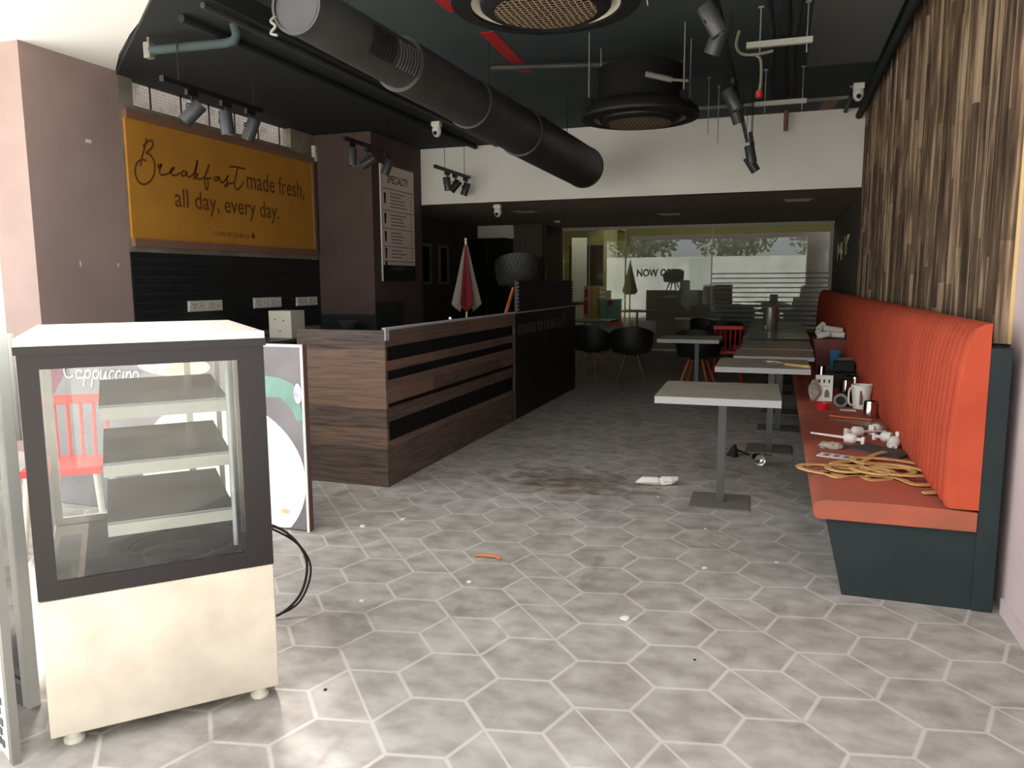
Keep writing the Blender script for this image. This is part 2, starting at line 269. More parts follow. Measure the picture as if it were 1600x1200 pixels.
# ------------------------------------------------------------------ mesh building
class B:
    def __init__(s): s.bm = bmesh.new(); s.mats = []; s.mi = 0
    def use(s, m):
        if m not in s.mats: s.mats.append(m)
        s.mi = s.mats.index(m); return s
    def _f(s, vs):
        try:
            f = s.bm.faces.new(vs); f.material_index = s.mi; return f
        except ValueError: return None
    def box(s, x0, y0, z0, x1, y1, z1, bev=0, M_=None):
        P = [(x0, y0, z0), (x1, y0, z0), (x1, y1, z0), (x0, y1, z0), (x0, y0, z1), (x1, y0, z1), (x1, y1, z1), (x0, y1, z1)]
        v = [s.bm.verts.new(M_ @ Vector(p) if M_ else p) for p in P]
        fs = [s._f([v[i] for i in q]) for q in ((0, 3, 2, 1), (4, 5, 6, 7), (0, 1, 5, 4), (1, 2, 6, 5), (2, 3, 7, 6), (3, 0, 4, 7))]
        if bev:
            es = {e for f in fs for e in f.edges}
            r = bmesh.ops.bevel(s.bm, geom=list(es), offset=bev, segments=2, affect='EDGES', profile=.5)
            for f in r['faces']: f.material_index = s.mi
        return s
    def prism(s, pts, a, b, axis='z', bev=0):
        def T(p, h):
            return {'z': (p[0], p[1], h), 'y': (p[0], h, p[1]), 'x': (h, p[0], p[1])}[axis]
        v0 = [s.bm.verts.new(T(p, a)) for p in pts]; v1 = [s.bm.verts.new(T(p, b)) for p in pts]; n = len(pts)
        s._f(v0[::-1]); s._f(v1)
        for i in range(n): s._f([v0[i], v0[(i + 1) % n], v1[(i + 1) % n], v1[i]])
        return s
    def ring(s, c, ax, r, n, up=None, ry=None):
        ax = Vector(ax).normalized(); u = ax.orthogonal().normalized() if up is None else (Vector(up) - ax * ax.dot(Vector(up))).normalized(); w = ax.cross(u)
        return [s.bm.verts.new(Vector(c) + u * (r * cos(2 * pi * i / n)) + w * ((ry or r) * sin(2 * pi * i / n))) for i in range(n)]
    def skin(s, rings, cap0=True, cap1=True):
        n = len(rings[0])
        for a, b in zip(rings, rings[1:]):
            for i in range(n): s._f([a[i], a[(i + 1) % n], b[(i + 1) % n], b[i]])
        if cap0: s._f(rings[0][::-1])
        if cap1: s._f(rings[-1])
        return s
    def cyl(s, p0, p1, r0, r1=None, n=16, caps=True):
        ax = Vector(p1) - Vector(p0)
        return s.skin([s.ring(p0, ax, r0, n), s.ring(p1, ax, r0 if r1 is None else r1, n)], caps, caps)
    def tube(s, pts, r, n=8, rr=None):
        pts = [Vector(p) for p in pts]; R = []; up = None
        for i, p in enumerate(pts):
            t = (pts[min(i + 1, len(pts) - 1)] - pts[max(i - 1, 0)])
            if t.length < 1e-9: t = Vector((0, 0, 1))
            t.normalize()
            if up is None: up = t.orthogonal()
            up = (up - t * t.dot(up)).normalized()
            R.append(s.ring(p, t, rr[i] if rr else r, n, up))
        return s.skin(R)
    def lathe(s, prof, c=(0, 0, 0), n=24, ax=(0, 0, 1), caps=(True, True)):
        ax = Vector(ax).normalized(); c = Vector(c); up = ax.orthogonal()
        return s.skin([s.ring(c + ax * h, ax, max(r, .0004), n, up) for r, h in prof], *caps)
    def quad(s, *p): s._f([s.bm.verts.new(q) for q in p]); return s
    def sphere(s, c, r, n=12, sc=(1, 1, 1)):
        mm = bmesh.ops.create_uvsphere(s.bm, u_segments=n, v_segments=max(6, n // 2 + 2), radius=r)
        for v in mm['verts']: v.co = Vector((v.co.x * sc[0], v.co.y * sc[1], v.co.z * sc[2])) + Vector(c)
        for v in mm['verts']:
            for f in v.link_faces: f.material_index = s.mi
        return s
    def ribbon(s, pts, w, z0, z1, T):
        """flat ribbon following 2D pts (closed thickness) ; T maps (u,v,h)->xyz"""
        n = len(pts); L, Rr = [], []
        for i, p in enumerate(pts):
            a = pts[max(i - 1, 0)]; b = pts[min(i + 1, n - 1)]; d = Vector((b[0] - a[0], b[1] - a[1]))
            if d.length < 1e-9: d = Vector((1, 0))
            d.normalize(); nn = Vector((-d.y, d.x)) * w / 2
            L.append((p[0] + nn.x, p[1] + nn.y)); Rr.append((p[0] - nn.x, p[1] - nn.y))
        V = [[s.bm.verts.new(T(q[0], q[1], h)) for q in side] for side in (L, Rr) for h in (z0, z1)]
        for i in range(n - 1):
            s._f([V[1][i], V[1][i + 1], V[3][i + 1], V[3][i]]); s._f([V[0][i], V[2][i], V[2][i + 1], V[0][i + 1]])
            s._f([V[0][i], V[0][i + 1], V[1][i + 1], V[1][i]]); s._f([V[2][i], V[3][i], V[3][i + 1], V[2][i + 1]])
        s._f([V[0][0], V[1][0], V[3][0], V[2][0]]); s._f([V[0][-1], V[2][-1], V[3][-1], V[1][-1]])
        return s
def spline(p, k=6):
    out = []; n = len(p)
    for i in range(n - 1):
        a, b, c, d = p[max(i - 1, 0)], p[i], p[i + 1], p[min(i + 2, n - 1)]
        for j in range(k):
            t = j / k
            out.append(tuple(.5 * (2 * b[m] + (c[m] - a[m]) * t + (2 * a[m] - 5 * b[m] + 4 * c[m] - d[m]) * t * t + (3 * b[m] - a[m] - 3 * c[m] + d[m]) * t ** 3) for m in range(len(b))))
    out.append(tuple(p[-1])); return out
def obj(name, b, m=None, parent=None, smooth=False, loc=None):
    me = bpy.data.meshes.new(name)
    if m and not b.mats: b.mats = [m if isinstance(m, str) else m]
    bmesh.ops.recalc_face_normals(b.bm, faces=b.bm.faces)
    b.bm.to_mesh(me); b.bm.free()
    for k in b.mats: me.materials.append(M[k])
    if smooth:
        for p in me.polygons: p.use_smooth = True
        try: me.set_sharp_from_angle(angle=radians(40))
        except Exception: pass
    o = bpy.data.objects.new(name, me); COL.objects.link(o)
    if parent: o.parent = parent
    if loc: o.location = loc
    return o
def tag(o, label=None, cat=None, group=None, kind=None):
    for k, v in (('label', label), ('category', cat), ('group', group), ('kind', kind)):
        if v: o[k] = v
    return o
def thing(name, label, cat, loc=(0, 0, 0), rot=(0, 0, 0), group=None):
    o = bpy.data.objects.new(name, None); COL.objects.link(o); o.empty_display_size = .1
    o.location = loc; o.rotation_euler = rot if isinstance(rot, (tuple, list)) else (0, 0, rot)
    return tag(o, label, cat, group)
def struct(name, b, m=None, parent=None, smooth=False):
    o = obj(name, b, m, parent, smooth)
    if not parent: o['kind'] = 'structure'
    return o
def copy_tree(o, parent=None, loc=None, rot=None, label=None):
    c = o.copy(); COL.objects.link(c); c.parent = parent
    if loc is not None: c.location = loc
    if rot is not None: c.rotation_euler = rot if isinstance(rot, (tuple, list)) else (0, 0, rot)
    if label: c['label'] = label
    for ch in list(o.children): copy_tree(ch, c)
    return c
FW = {'left': ((0, 1, 0), (0, 0, 1), (1, 0, 0)), 'cam': ((1, 0, 0), (0, 0, 1), (0, -1, 0)), 'right': ((0, -1, 0), (0, 0, 1), (-1, 0, 0)), 'up': ((1, 0, 0), (0, 1, 0), (0, 0, 1))}
def text(name, s_, m, parent, origin, size, width=None, face='left', ext=.001, bold=0, tone=None):
    cu = bpy.data.curves.new(name, 'FONT'); cu.body = s_; cu.size = size; cu.extrude = ext; cu.offset = bold; cu.resolution_u = 3
    t = bpy.data.objects.new(name, cu); COL.objects.link(t); bpy.context.view_layer.update()
    me = bpy.data.meshes.new_from_object(t.evaluated_get(bpy.context.evaluated_depsgraph_get())); bpy.data.objects.remove(t)
    xs = [v.co.x for v in me.vertices]; w = max(xs) - min(xs); k = (width / w) if width else 1; x0 = min(xs)
    r, u, n = (Vector(q) for q in FW[face]); O = Vector(origin)
    for v in me.vertices: v.co = O + r * ((v.co.x - x0) * k) + u * v.co.y + n * v.co.z
    me.materials.clear(); me.materials.append(M[m])
    o = bpy.data.objects.new(name, me); COL.objects.link(o)
    if parent: o.parent = parent
    return o
def drop_pts(cx, cz, r, n=14):
    return [(cx + r * sin(2 * pi * i / n) * (1 - .35 * max(0, cos(2 * pi * i / n))), cz + r * cos(2 * pi * i / n) * (1.5 if cos(2 * pi * i / n) > 0 else 1)) for i in range(n)]

# ------------------------------------------------------------------ building shell
CE = 3.55
struct('floor', B().box(-6.0, 4.9, -.12, 1.05, 16.5, 0).prism([(-3.4, 0.3), (1.05, 0.3), (1.05, 4.9), (-5.9, 4.9)], -.12, 0), 'floor')
struct('wall_left', B().use('cementwall').box(-6.05, 5.87, 1.77, -5.9, 6.0, CE).box(-6.05, 6.0, 1.77, -5.9, 8.62, 3.13).box(-6.05, 6.0, 3.50, -5.9, 8.62, CE).box(-6.05, 8.62, 1.77, -5.9, 9.1, CE)
       .use('mauve').box(-6.05, 5.87, 0, -5.9, 9.1, 1.77).use('darkwall').box(-6.05, 9.9, 0, -5.9, 16.5, CE))
struct('trim_1', B().box(-5.9, 5.87, .9, -5.885, 9.1, 1.77).box(-5.9, 9.085, .0, -5.05, 9.1, 1.04).box(-5.05, 9.085, 0, -5.035, 9.9, 1.2), 'tile')
# entrance pillar (facade pier)
struct('wall_entrance', B().box(-7.6, 4.87, 0, -5.9, 5.87, CE), 'mauve')
for q, lb in (((5.46, 2.72, 5.52, 2.75), 'small cream sticker high on the mauve entrance pillar'), ((5.3, 1.62, 5.308, 1.67), 'left tiny pale scrap of tape low on the mauve entrance pillar'), ((5.72, 1.62, 5.727, 1.66), 'right tiny pale scrap of tape low on the mauve entrance pillar')):
    tag(obj('wall_sticker', B().box(-5.9, q[0], q[1], -5.896, q[2], q[3]), 'cream'), lb, 'sticker')
# column
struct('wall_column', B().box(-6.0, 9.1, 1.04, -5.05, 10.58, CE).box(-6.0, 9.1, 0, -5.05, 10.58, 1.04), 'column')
# bulkhead and lower room
struct('wall_bulkhead', B().box(-6.05, 10.58, 2.6, 1.05, 10.72, CE), 'white')
struct('ceiling', B().prism([(-5.95, 5.9), (-3.9, 4.25), (-2.9, 3.9), (-2.1, 2.95), (1.05, 1.5), (1.05, 10.6), (-6.05, 10.6), (-6.05, 5.9)], CE, CE + .2), 'black_ceil')  # front edge is out of view, shaped to set where daylight reaches the floor
struct('ceiling_low', B().box(-6.05, 10.6, 2.6, 1.05, 16.4, 2.75), 'lowceil')
struct('trim_2', B().box(-6.0, 5.9, 3.40, -3.75, 10.58, CE - .001).prism([(-5.95, 5.9), (-3.75, 4.16), (-3.75, 5.9)], 3.40, CE - .001), 'beam')
struct('trim_3', B().box(.18, 3.3, 3.49, .80, 8.2, CE - .001), 'slab')
# right wall: pale mauve plaster near, dark behind timber, dark grey beyond
struct('wall_right', B().use('mauve_r').box(1.0, .5, 0, 1.15, 4.2, CE).use('darkwall').box(1.0, 4.2, 0, 1.15, 10.6, CE).use('greywall').box(1.0, 10.6, 0, 1.15, 16.5, 2.6))
struct('baseboard_right', B().box(.985, .5, 0, 1.0, 3.76, .07), 'mauve_r')
# white exterior soffit with a ragged edge
sb = B(); sb.prism([(-5.93, 5.88), (-5.45, 5.46), (-4.95, 5.08), (-4.5, 4.77), (-4.1, 4.5), (-4.9, 2.6), (-8.5, 3.6), (-8.5, 5.0), (-7.6, 4.87), (-5.92, 4.87)], 3.43, 3.50)
struct('ceiling_canopy', sb, 'soffit')
struct('trim_4', B().box(-7.7, 4.86, 3.5, -5.9, 5.9, 3.8), 'soffit')
# outside ground
struct('ground', B().box(-40, -40, -.14, 40, .3, -.001).prism([(-40, .3), (-3.4, .3), (-5.9, 4.9), (-7.6, 4.9), (-40, 4.9)], -.14, -.001).box(1.05, .3, -.14, 40, 4, -.001), 'pavement')

# clerestory window
w = B(); w.box(-5.97, 6.0, 3.13, -5.90, 8.62, 3.16).box(-5.97, 6.0, 3.47, -5.90, 8.62, 3.50).box(-5.97, 6.0, 3.16, -5.90, 6.04, 3.47).box(-5.97, 8.58, 3.16, -5.90, 8.62, 3.47)
win = struct('window_1', w, 'cementwall')
g = B()
for i in range(6): g.box(-5.95, 6.3 + i * .42, 3.16, -5.938, 6.312 + i * .42, 3.47)
obj('window_bar', g, 'black', win)
g = B()
for i in range(86): g.box(-5.965, 6.05 + i * .0295, 3.16, -5.963, 6.053 + i * .0295, 3.47)
for i in range(10): g.box(-5.965, 6.04, 3.17 + i * .031, -5.963, 8.58, 3.173 + i * .031)
obj('wire_mesh', g, 'strut', win)
struct('wall_neighbour', B().box(-7.0, 5.9, 0, -6.85, 13, 4.1), 'oldplaster')

# ------------------------------------------------------------------ timber slat cladding on right wall
b = B(); y = 4.0; k = 0
b.use('slat').box(.965, 3.99, 1.18, .999, 10.56, CE - .01)
while y < 10.5:
    d = .028 + .012 * (k % 2) + random.uniform(-.004, .004)
    b.box(.965 - d, y, 1.18, .966, y + .052, CE - .01); y += .095; k += 1
b.use('slat').box(.93, 3.972, 1.18, .984, 3.99, CE - .01).use('yellowpost').box(.984, 3.965, 1.18, .999, 3.99, CE - .01)
tag(obj('timber_cladding', b), 'rustic vertical timber slat cladding covering the right wall above the orange bench', 'wall panelling')

# ------------------------------------------------------------------ bench
t = thing('banquette_bench', 'long built-in bench with ribbed orange back, worn orange seat and dark green-black base', 'bench', (0, 3.76, 0))
YL = 12.3
b = B(); b.prism([(.34, 0), (.9, 0), (.9, .365), (.26, .365)], 0, YL, 'y'); obj('base', b, 'greenblack', t)
b = B(); b.box(.872, -.012, 0, .955, YL, 1.176, .003); obj('back_support', b, 'greenblack', t)
# seat cushion segments
b = B()
for y0, y1 in ((0, 2.55), (2.56, 5.4), (5.41, 8.4), (8.41, YL)):
    pr = [(.215, .366), (.20, .385), (.195, .425), (.215, .448), (.25, .456), (.5, .462), (.72, .458), (.868, .452), (.868, .366)]
    b.prism(pr, y0 - .02 if y0 == 0 else y0, y1, 'y')
obj('seat_cushion', b, 'seatfabric', t, True)
b = B()
def backprof(y, bulge):
    pts = [(.752 - bulge, .462), (.738 - bulge, .5), (.742 - bulge, .8), (.765 - bulge, 1.1), (.785 - bulge, 1.20), (.81, 1.258), (.845, 1.278), (.8718, 1.282), (.8718, .462)]
    return [b.bm.verts.new((p[0], y, p[1])) for p in pts]
rings = []; y = 0; dy = .098
while y < YL - .01:
    for f, bu in ((0.0, -.010), (.12, 0), (.35, .006), (.65, .006), (.88, 0)):
        rings.append(backprof(y + f * dy - (.015 if y == 0 else 0), bu))
    y += dy
for a, c in zip(rings, rings[1:]):
    for i in range(len(a) - 1): b._f([a[i], a[i + 1], c[i + 1], c[i]])
b._f(rings[0]); b._f(rings[-1][::-1])
obj('back_cushion', b, 'fabric', t, True)

# ------------------------------------------------------------------ service counter
t = thing('service_counter', 'long cafe counter clad in weathered wood boards with black recessed bands', 'counter', (-2.6, 4.8, 0))
obj('end_panel', B().box(-.72, 0, 0, .002, .03, 1.13), 'wood_end', t)
obj('carcass', B().box(-.7, .03, 0, -.08, 5.42, .96).box(-.08, .03, 0, -.02, 5.42, 1.13), 'blackmatte', t)
zs = [1.13, 1.013, .909, .84, .771, .605, .57, .474, .329, 0]
b = B()
for i in range(0, 10, 2): b.box(-.02, .031, zs[i + 1], .0, 2.83, zs[i])
obj('front_board', b, 'wood_front', t)
obj('fascia_panel', B().box(-.02, 2.86, 0, .003, 5.42, 1.13), 'black', t)
obj('joint_trim', B().box(-.02, 2.83, 0, .006, 2.86, 1.13), 'tablemetal', t)
obj('worktop', B().box(-.72, .03, .96, -.08, 5.45, .985).box(-.05, .06, 1.131, .006, 5.45, 1.146).box(.003, -.004, 1.06, .012, .05, 1.146), 'tabledge', t)
text('logo_lettering', 'COFFEE BY DI BELLA', 'greylogo', t, (.004, 2.95, .90), .16, 1.75, 'left', .002)
b = B(); b.prism([(4.83 + (p[0]), p[1]) for p in drop_pts(0, .98, .06)], .003, .007, 'x'); obj('logo_drop', b, 'greylogo', t)
# slatted upstand at far end of counter
b = B(); b.box(-.03, 0, 0, .0, 2.3, .33)
for i in range(8): b.box(0, 0, .012 + i * .04, .018, 2.3, .034 + i * .04)
o = obj('slatted_screen', b, 'black', None); o.location = (-2.62, 7.8, 1.147); tag(o, 'black horizontally slatted screen standing on the far end of the counter', 'screen')
o = obj('counter_tray', B().box(-.06, -.12, 0, .1, .12, .035, .004), 'black'); o.location = (-2.6, 10.24, 1.147); tag(o, 'small black ledge tray at the far tip of the counter', 'tray')
o = obj('paper_scrap', B().box(-.01, -.01, 0, .01, .01, .02), 'paper'); o.location = (-2.66, 6.1, 1.147); tag(o, 'tiny white paper scrap on the counter edge', 'paper')

# back counter with box, bowls
t = thing('back_counter', 'dark low back counter along the tiled wall behind the service counter', 'counter', (-5.88, 5.9, 0))
obj('cabinet', B().box(.0, .0, 0, .74, 3.18, .81), 'blackmatte', t); obj('worktop', B().box(0, 0, .81, .78, 3.18, .84), 'tablemetal', t)
t = thing('white_box', 'pale cream box with screw holes standing behind the wooden counter', 'box', (-5.5, 7.42, .84))
obj('shell', B().box(0, 0, 0, .30, .27, .31, .006), 'cream', t)
for x, z in ((.09, .21), (.2, .2), (.15, .08)): obj('screw', B().cyl((x, -.003, z), (x, .002, z), .008, n=10), 'black', t)
t = thing('metal_bowl', 'dark metal bowl on the back counter below the column', 'bowl', (-5.3, 8.78, .84))
obj('bowl_body', B().lathe([(.05, 0), (.10, .03), (.15, .12), (.155, .13), (.145, .12), (.09, .035), (.0, .02)], n=24), 'tablemetal', t, True)
for y0, y1, z0, z1, lb in ((6.58, 7.11, 1.165, 1.28, 'widest cream double socket plate, nearest the entrance, on black tiles'), (7.66, 8.2, 1.165, 1.29, 'middle double socket plate on the black tiled wall'), (8.52, 9.0, 1.165, 1.28, 'socket plate on black tiles closest to the mauve column')):
    t = thing('socket_plate', lb, 'socket', (-5.885, (y0 + y1) / 2, (z0 + z1) / 2), 0, 'sockets on the tiled wall'); h = (y1 - y0) / 2; v = (z1 - z0) / 2
    obj('plate', B().box(0, -h, -v, .012, h, v, .003), 'cream', t)
    for q in (-.5, .5):
        yc = q * h
        obj('socket_frame', B().box(.012, yc - h * .44, -v * .8, .016, yc + h * .44, v * .8), 'whiteplastic' if y0 > 7 else 'cream', t)
        b = B()
        for a, c in ((-.3, .3), (-.1, .3), (-.2, -.3), (.25, 0)): b.box(.016, yc + a * h * .8 - .008, c * v - .008, .0175, yc + a * h * .8 + .008, c * v + .008)
        obj('pin_hole', b, 'inkgrey', t)

# ------------------------------------------------------------------ mustard sign board
t = thing('sign_board', 'large mustard wall board reading Breakfast made fresh, all day, every day', 'sign', (0, 0, 0))
obj('panel', B().box(-5.899, 5.9, 1.90, -5.875, 8.97, 3.02), 'board', t)
obj('frame', B().box(-5.899, 5.9, 3.02, -5.85, 9.02, 3.10).box(-5.899, 5.9, 1.82, -5.85, 9.02, 1.90).box(-5.899, 8.97, 1.9, -5.85, 9.02, 3.02), 'boardframe', t)
STR = [[(6.149, 2.87), (6.127, 2.791), (6.095, 2.719), (6.07, 2.654), (6.049, 2.588)], [(6.101, 2.783), (6.156, 2.834), (6.209, 2.858), (6.233, 2.839), (6.219, 2.798), (6.174, 2.757), (6.131, 2.728)], [(6.131, 2.728), (6.186, 2.717), (6.228, 2.669), (6.236, 2.601), (6.216, 2.529), (6.17, 2.47), (6.11, 2.432), (6.059, 2.423), (6.012, 2.444), (5.985, 2.493), (5.981, 2.545), (6.001, 2.6), (6.039, 2.639), (6.09, 2.657), (6.135, 2.655)], [(6.294, 2.648), (6.279, 2.615), (6.291, 2.609), (6.325, 2.636), (6.321, 2.648), (6.307, 2.611), (6.293, 2.57), (6.317, 2.542), (6.371, 2.553), (6.427, 2.579), (6.485, 2.619), (6.498, 2.636), (6.47, 2.628), (6.444, 2.59), (6.464, 2.56), (6.525, 2.568), (6.578, 2.599)], [(6.66, 2.621), (6.62, 2.62), (6.594, 2.589), (6.615, 2.567), (6.663, 2.593), (6.672, 2.623), (6.668, 2.586), (6.702, 2.57), (6.744, 2.587)], [(6.744, 2.587), (6.796, 2.643), (6.841, 2.761), (6.809, 2.661), (6.77, 2.545)], [(6.77, 2.545), (6.792, 2.601), (6.836, 2.619), (6.815, 2.588), (6.802, 2.574), (6.849, 2.567), (6.911, 2.583), (6.978, 2.65), (7.023, 2.749)], [(7.023, 2.749), (6.965, 2.648), (6.935, 2.577), (6.94, 2.494), (6.957, 2.466), (6.98, 2.498), (6.984, 2.575), (6.954, 2.584), (7.048, 2.599)], [(7.165, 2.622), (7.113, 2.62), (7.086, 2.591), (7.11, 2.577), (7.15, 2.603), (7.171, 2.623), (7.175, 2.585), (7.226, 2.573), (7.282, 2.619), (7.319, 2.663), (7.289, 2.62), (7.305, 2.578), (7.275, 2.531), (7.257, 2.551), (7.345, 2.578), (7.428, 2.597)], [(7.346, 2.758), (7.442, 2.773), (7.525, 2.773), (7.623, 2.77)], [(7.49, 2.773), (7.455, 2.684), (7.42, 2.583), (7.43, 2.535), (7.47, 2.526), (7.521, 2.554), (7.568, 2.609), (7.569, 2.627)]]
b = B()
for i, st in enumerate(STR): b.ribbon(spline(st), .020, .0, .002 + i * .0001, lambda u, v, h: (-5.875 + h, u, v))
obj('script_lettering', b, 'boardtext', t)
text('message_lettering', 'made fresh,', 'boardtext', t, (-5.875, 7.64, 2.555), .30, 1.15, 'left', .002, .001)
text('message_lettering', 'all day, every day.', 'boardtext', t, (-5.875, 6.48, 2.25), .27, 1.75, 'left', .002, .001)
text('brand_lettering', 'COFFEE BY DI BELLA', 'boardtext', t, (-5.875, 7.02, 1.985), .07, .62, 'left', .001)
b = B(); b.prism([(7.71 + p[0], p[1]) for p in drop_pts(0, 2.01, .03)], -5.875, -5.872, 'x'); obj('logo_drop', b, 'boardtext', t)
t = thing('alarm_box', 'small white alarm box on raw plaster beside the mauve column', 'alarm', (-5.9, 9.0, 3.12))
t.location = (-5.9, 9.06, 3.06)
obj('housing', B().box(0, -.03, -.0, .05, .035, .2, .006), 'whiteplastic', t); obj('status_light', B().box(.05, .0, .12, .053, .015, .14), 'ink', t)

# ------------------------------------------------------------------ menu poster on column
t = thing('menu_poster', 'tall pale menu poster headed SPECIALTY on the side of the mauve column', 'poster', (-5.05, 9.3, 0))
obj('sheet', B().box(0.001, .02, 1.70, .012, 1.0, 3.03), 'posterpaper', t)
obj('dark_footer', B().box(0.001, .06, 1.48, .012, 1.0, 1.70), 'black', t)
obj('edge_trim', B().box(0.001, .0, 1.48, .018, .02, 3.03), 'whiteplastic', t)
text('heading', 'SPECIALTY', 'ink', t, (.012, .2, 2.80), .15, .62, 'left', .001, .002)
b = B(); c = B(); d = B(); z = 2.72
for k, h in enumerate((.29, .24, .24, .20, .16)):
    b.box(.012, .04, z - .004, .0135, .98, z + .004)
    for j in range(int(h / .045) - 1):
        d.box(.012, .27, z - .06 - j * .045, .0132, .27 + random.uniform(.3, .5), z - .045 - j * .045); d.box(.012, .88, z - .06 - j * .045, .0132, .92, z - .045 - j * .045)
    c.prism([(.12 + p[0], z - h * .45 + p[1]) for p in ((-.03, .07), (.03, .07), (.02, -.07), (-.02, -.07))], .012, .0135, 'x')
    z -= h
obj('rule_line', b, 'ink', t); obj('drink_icon', c, 'ink', t); obj('body_lettering', d, 'inkgrey', t)
for y0, lb in ((12.24, 'nearer narrow silver picture frame on dark wall behind the column'), (13.02, 'farther narrow silver picture frame on dark wall near the parasol')):
    t = thing('picture_frame', lb, 'picture', (-5.9, y0, 1.42), 0, 'picture frames on the dark left wall')
    obj('frame', B().box(0, 0, 0, .03, .42, .05).box(0, 0, .67, .03, .42, .72).box(0, 0, .05, .03, .05, .67).box(0, .37, .05, .03, .42, .67), 'grey', t)
    obj('picture', B().box(0, .05, .05, .012, .37, .67), 'blackmatte', t)

# ------------------------------------------------------------------ parasol, cabinets at the back left
t = thing('folded_parasol', 'closed red and white parasol standing behind the service counter', 'parasol', (-4.11, 10.0, 0))
t.location = (-4.11, 10.0, 0)
pf = []
for k, (z, r) in enumerate(((2.04, .004), (1.98, .02), (1.8, .065), (1.5, .13), (1.25, .185), (1.13, .215), (1.08, .17))):
    pf.append((z, r))
for seg in range(8):
    b = B(); R = []
    for z, r in pf:
        row = []
        for j in range(5):
            a = 2 * pi * (seg + j / 4) / 8; q = r * (1 + .16 * cos(2 * pi * (j / 4)) - .10); row.append(b.bm.verts.new((q * cos(a), q * sin(a), z + (.03 * cos(2 * pi * j / 4) if z < 1.3 else 0))))
        R.append(row)
    for A, C_ in zip(R, R[1:]):
        for j in range(4): b._f([A[j], A[j + 1], C_[j + 1], C_[j]])
    obj('canopy_panel', b, 'umb_red' if seg in (0, 2, 4, 6) else 'umb_white', t, True)
obj('finial', B().sphere((0, 0, 2.05), .02), 'whiteplastic', t, True)
obj('pole', B().cyl((0, 0, .06), (0, 0, 2.03), .018), 'steel', t, True); obj('base', B().cyl((0, 0, 0), (0, 0, .06), .22, n=28), 'black', t)
t = thing('tall_cabinet', 'tall dark brown cabinet behind the parasol', 'cabinet', (-5.9, 14.4, 0))
obj('carcass', B().box(0.02, 0, 0, .78, .57, 2.32), 'darkwall', t); obj('door', B().box(.03, -.02, .05, .41, 0, 2.3), 'blackmatte', t); obj('door', B().box(.43, -.02, .05, .81, 0, 2.3), 'blackmatte', t)
struct('wall_back_left', B().use('white').box(-5.9, 15.0, 2.33, -5.1, 15.1, 2.6).use('darkwall').box(-5.9, 15.0, 0, -5.1, 15.1, 2.33).box(-5.1, 15.0, 0, -4.55, 15.1, 2.6))
b = B()
for i in range(12): b.box(i * .05, .008 * (i % 2), 0, i * .05 + .048, .008 * (i % 2) + .012, .68)
o = obj('pleated_blind', b, 'greywall'); o.location = (-5.08, 14.9, 1.92); tag(o, 'dull grey pleated blind hanging beside the dark cabinet', 'blind')
b = B(); b.box(0, 0, 0, .33, .05, 2.28, .004)
o = obj('white_partition_board', b, 'paper'); o.location = (-4.57, 17.6, 0); o.scale = (1.08, 1, 1.08); tag(o, 'tall narrow white board standing upright in the lit corridor beyond the glass', 'board')

# ------------------------------------------------------------------ chairs
def bucket_chair(name, label, group, leg='legwood'):
    t = thing(name, label, 'chair', group=group)
    b = B(); n = 32; R = []
    def h(a): return .30 * (.5 - .5 * cos(a)) ** .8 + .07      # a=0 front, pi back
    for r, f in ((.0, -1), (.12, -1), (.2, -1), (.245, -.5), (.262, 0), (.285, .35), (.295, .7), (.298, 1)):
        ring = []
        for i in range(n):
            a = 2 * pi * i / n; z = .43 if f <= -1 else (.435 if f < 0 else .45 + h(a) * f)
            rr = max(r, .001) * (1 + .06 * abs(sin(a)))
            ring.append(b.bm.verts.new((rr * sin(a), -rr * cos(a) * .95, z)))
        R.append(ring)
    # inner surface
    for r, f in ((.282, 1), (.27, .6), (.245, .1), (.2, -.3), (.001, -.5)):
        ring = []
        for i in range(n):
            a = 2 * pi * i / n; z = .455 if f < 0 else .455 + h(a) * f
            rr = r * (1 + .06 * abs(sin(a))); ring.append(b.bm.verts.new((rr * sin(a), -rr * cos(a) * .95, z)))
        R.append(ring)
    b.skin(R); obj('seat_shell', b, 'chair', t, True)
    obj('seat_frame', B().cyl((0, 0, .40), (0, 0, .428), .13, n=20), 'black', t)
    for a in (45, 135, 225, 315):
        x, y = cos(radians(a)), sin(radians(a))
        obj('leg', B().tube([(x * .12, y * .12, .41), (x * .30, y * .30, 0)], .014, 10, [.019, .012]), leg, t, True)
    return t
c0 = bucket_chair('bucket_chair', 'black bucket chair half hidden behind the end of the counter', 'black bucket chairs around the dining tables')
c0.location = (-2.62, 11.35, 0); c0.rotation_euler = (0, 0, radians(160))
for x, y, r, lb in ((-1.98, 11.1, 190, 'black bucket chair with its back to us, left of the grey tables'), (-1.15, 14.0, 150, 'black bucket chair in front of the pale table by the glass partition'), (-.80, 12.9, 200, 'farther black bucket chair just behind the red chair')):
    copy_tree(c0, None, (x, y, 0), radians(r), lb)
c2 = bucket_chair('bucket_chair', 'black bucket chair with orange beech legs tucked behind the middle grey table', 'black bucket chairs around the dining tables', 'orangewood'); c2.location = (-1.0, 10.75, 0); c2.rotation_euler = (0, 0, radians(170))
c3 = bucket_chair('quilted_chair', 'black quilted chair with orange legs stacked up behind the counter, above its edge', None, 'orangewood'); c3.location = (-3.05, 9.0, 1.04); c3.rotation_euler = (0, 0, radians(200))
b = B()
for i in range(-4, 5):
    for s_ in (1, -1):
        pts = [(.305 * sin(q) * 1.05, .285 * cos(q), .50 + .3 * k / 8) for k in range(9) for q in ((i * .16 + s_ * (k - 4) * .06),)]
        b.tube(pts, .003, 4)
obj('quilting', b, 'rubber', c3)
c3.location = (-2.98, 9.0, .986); c3.rotation_euler = (0, 0, radians(196))

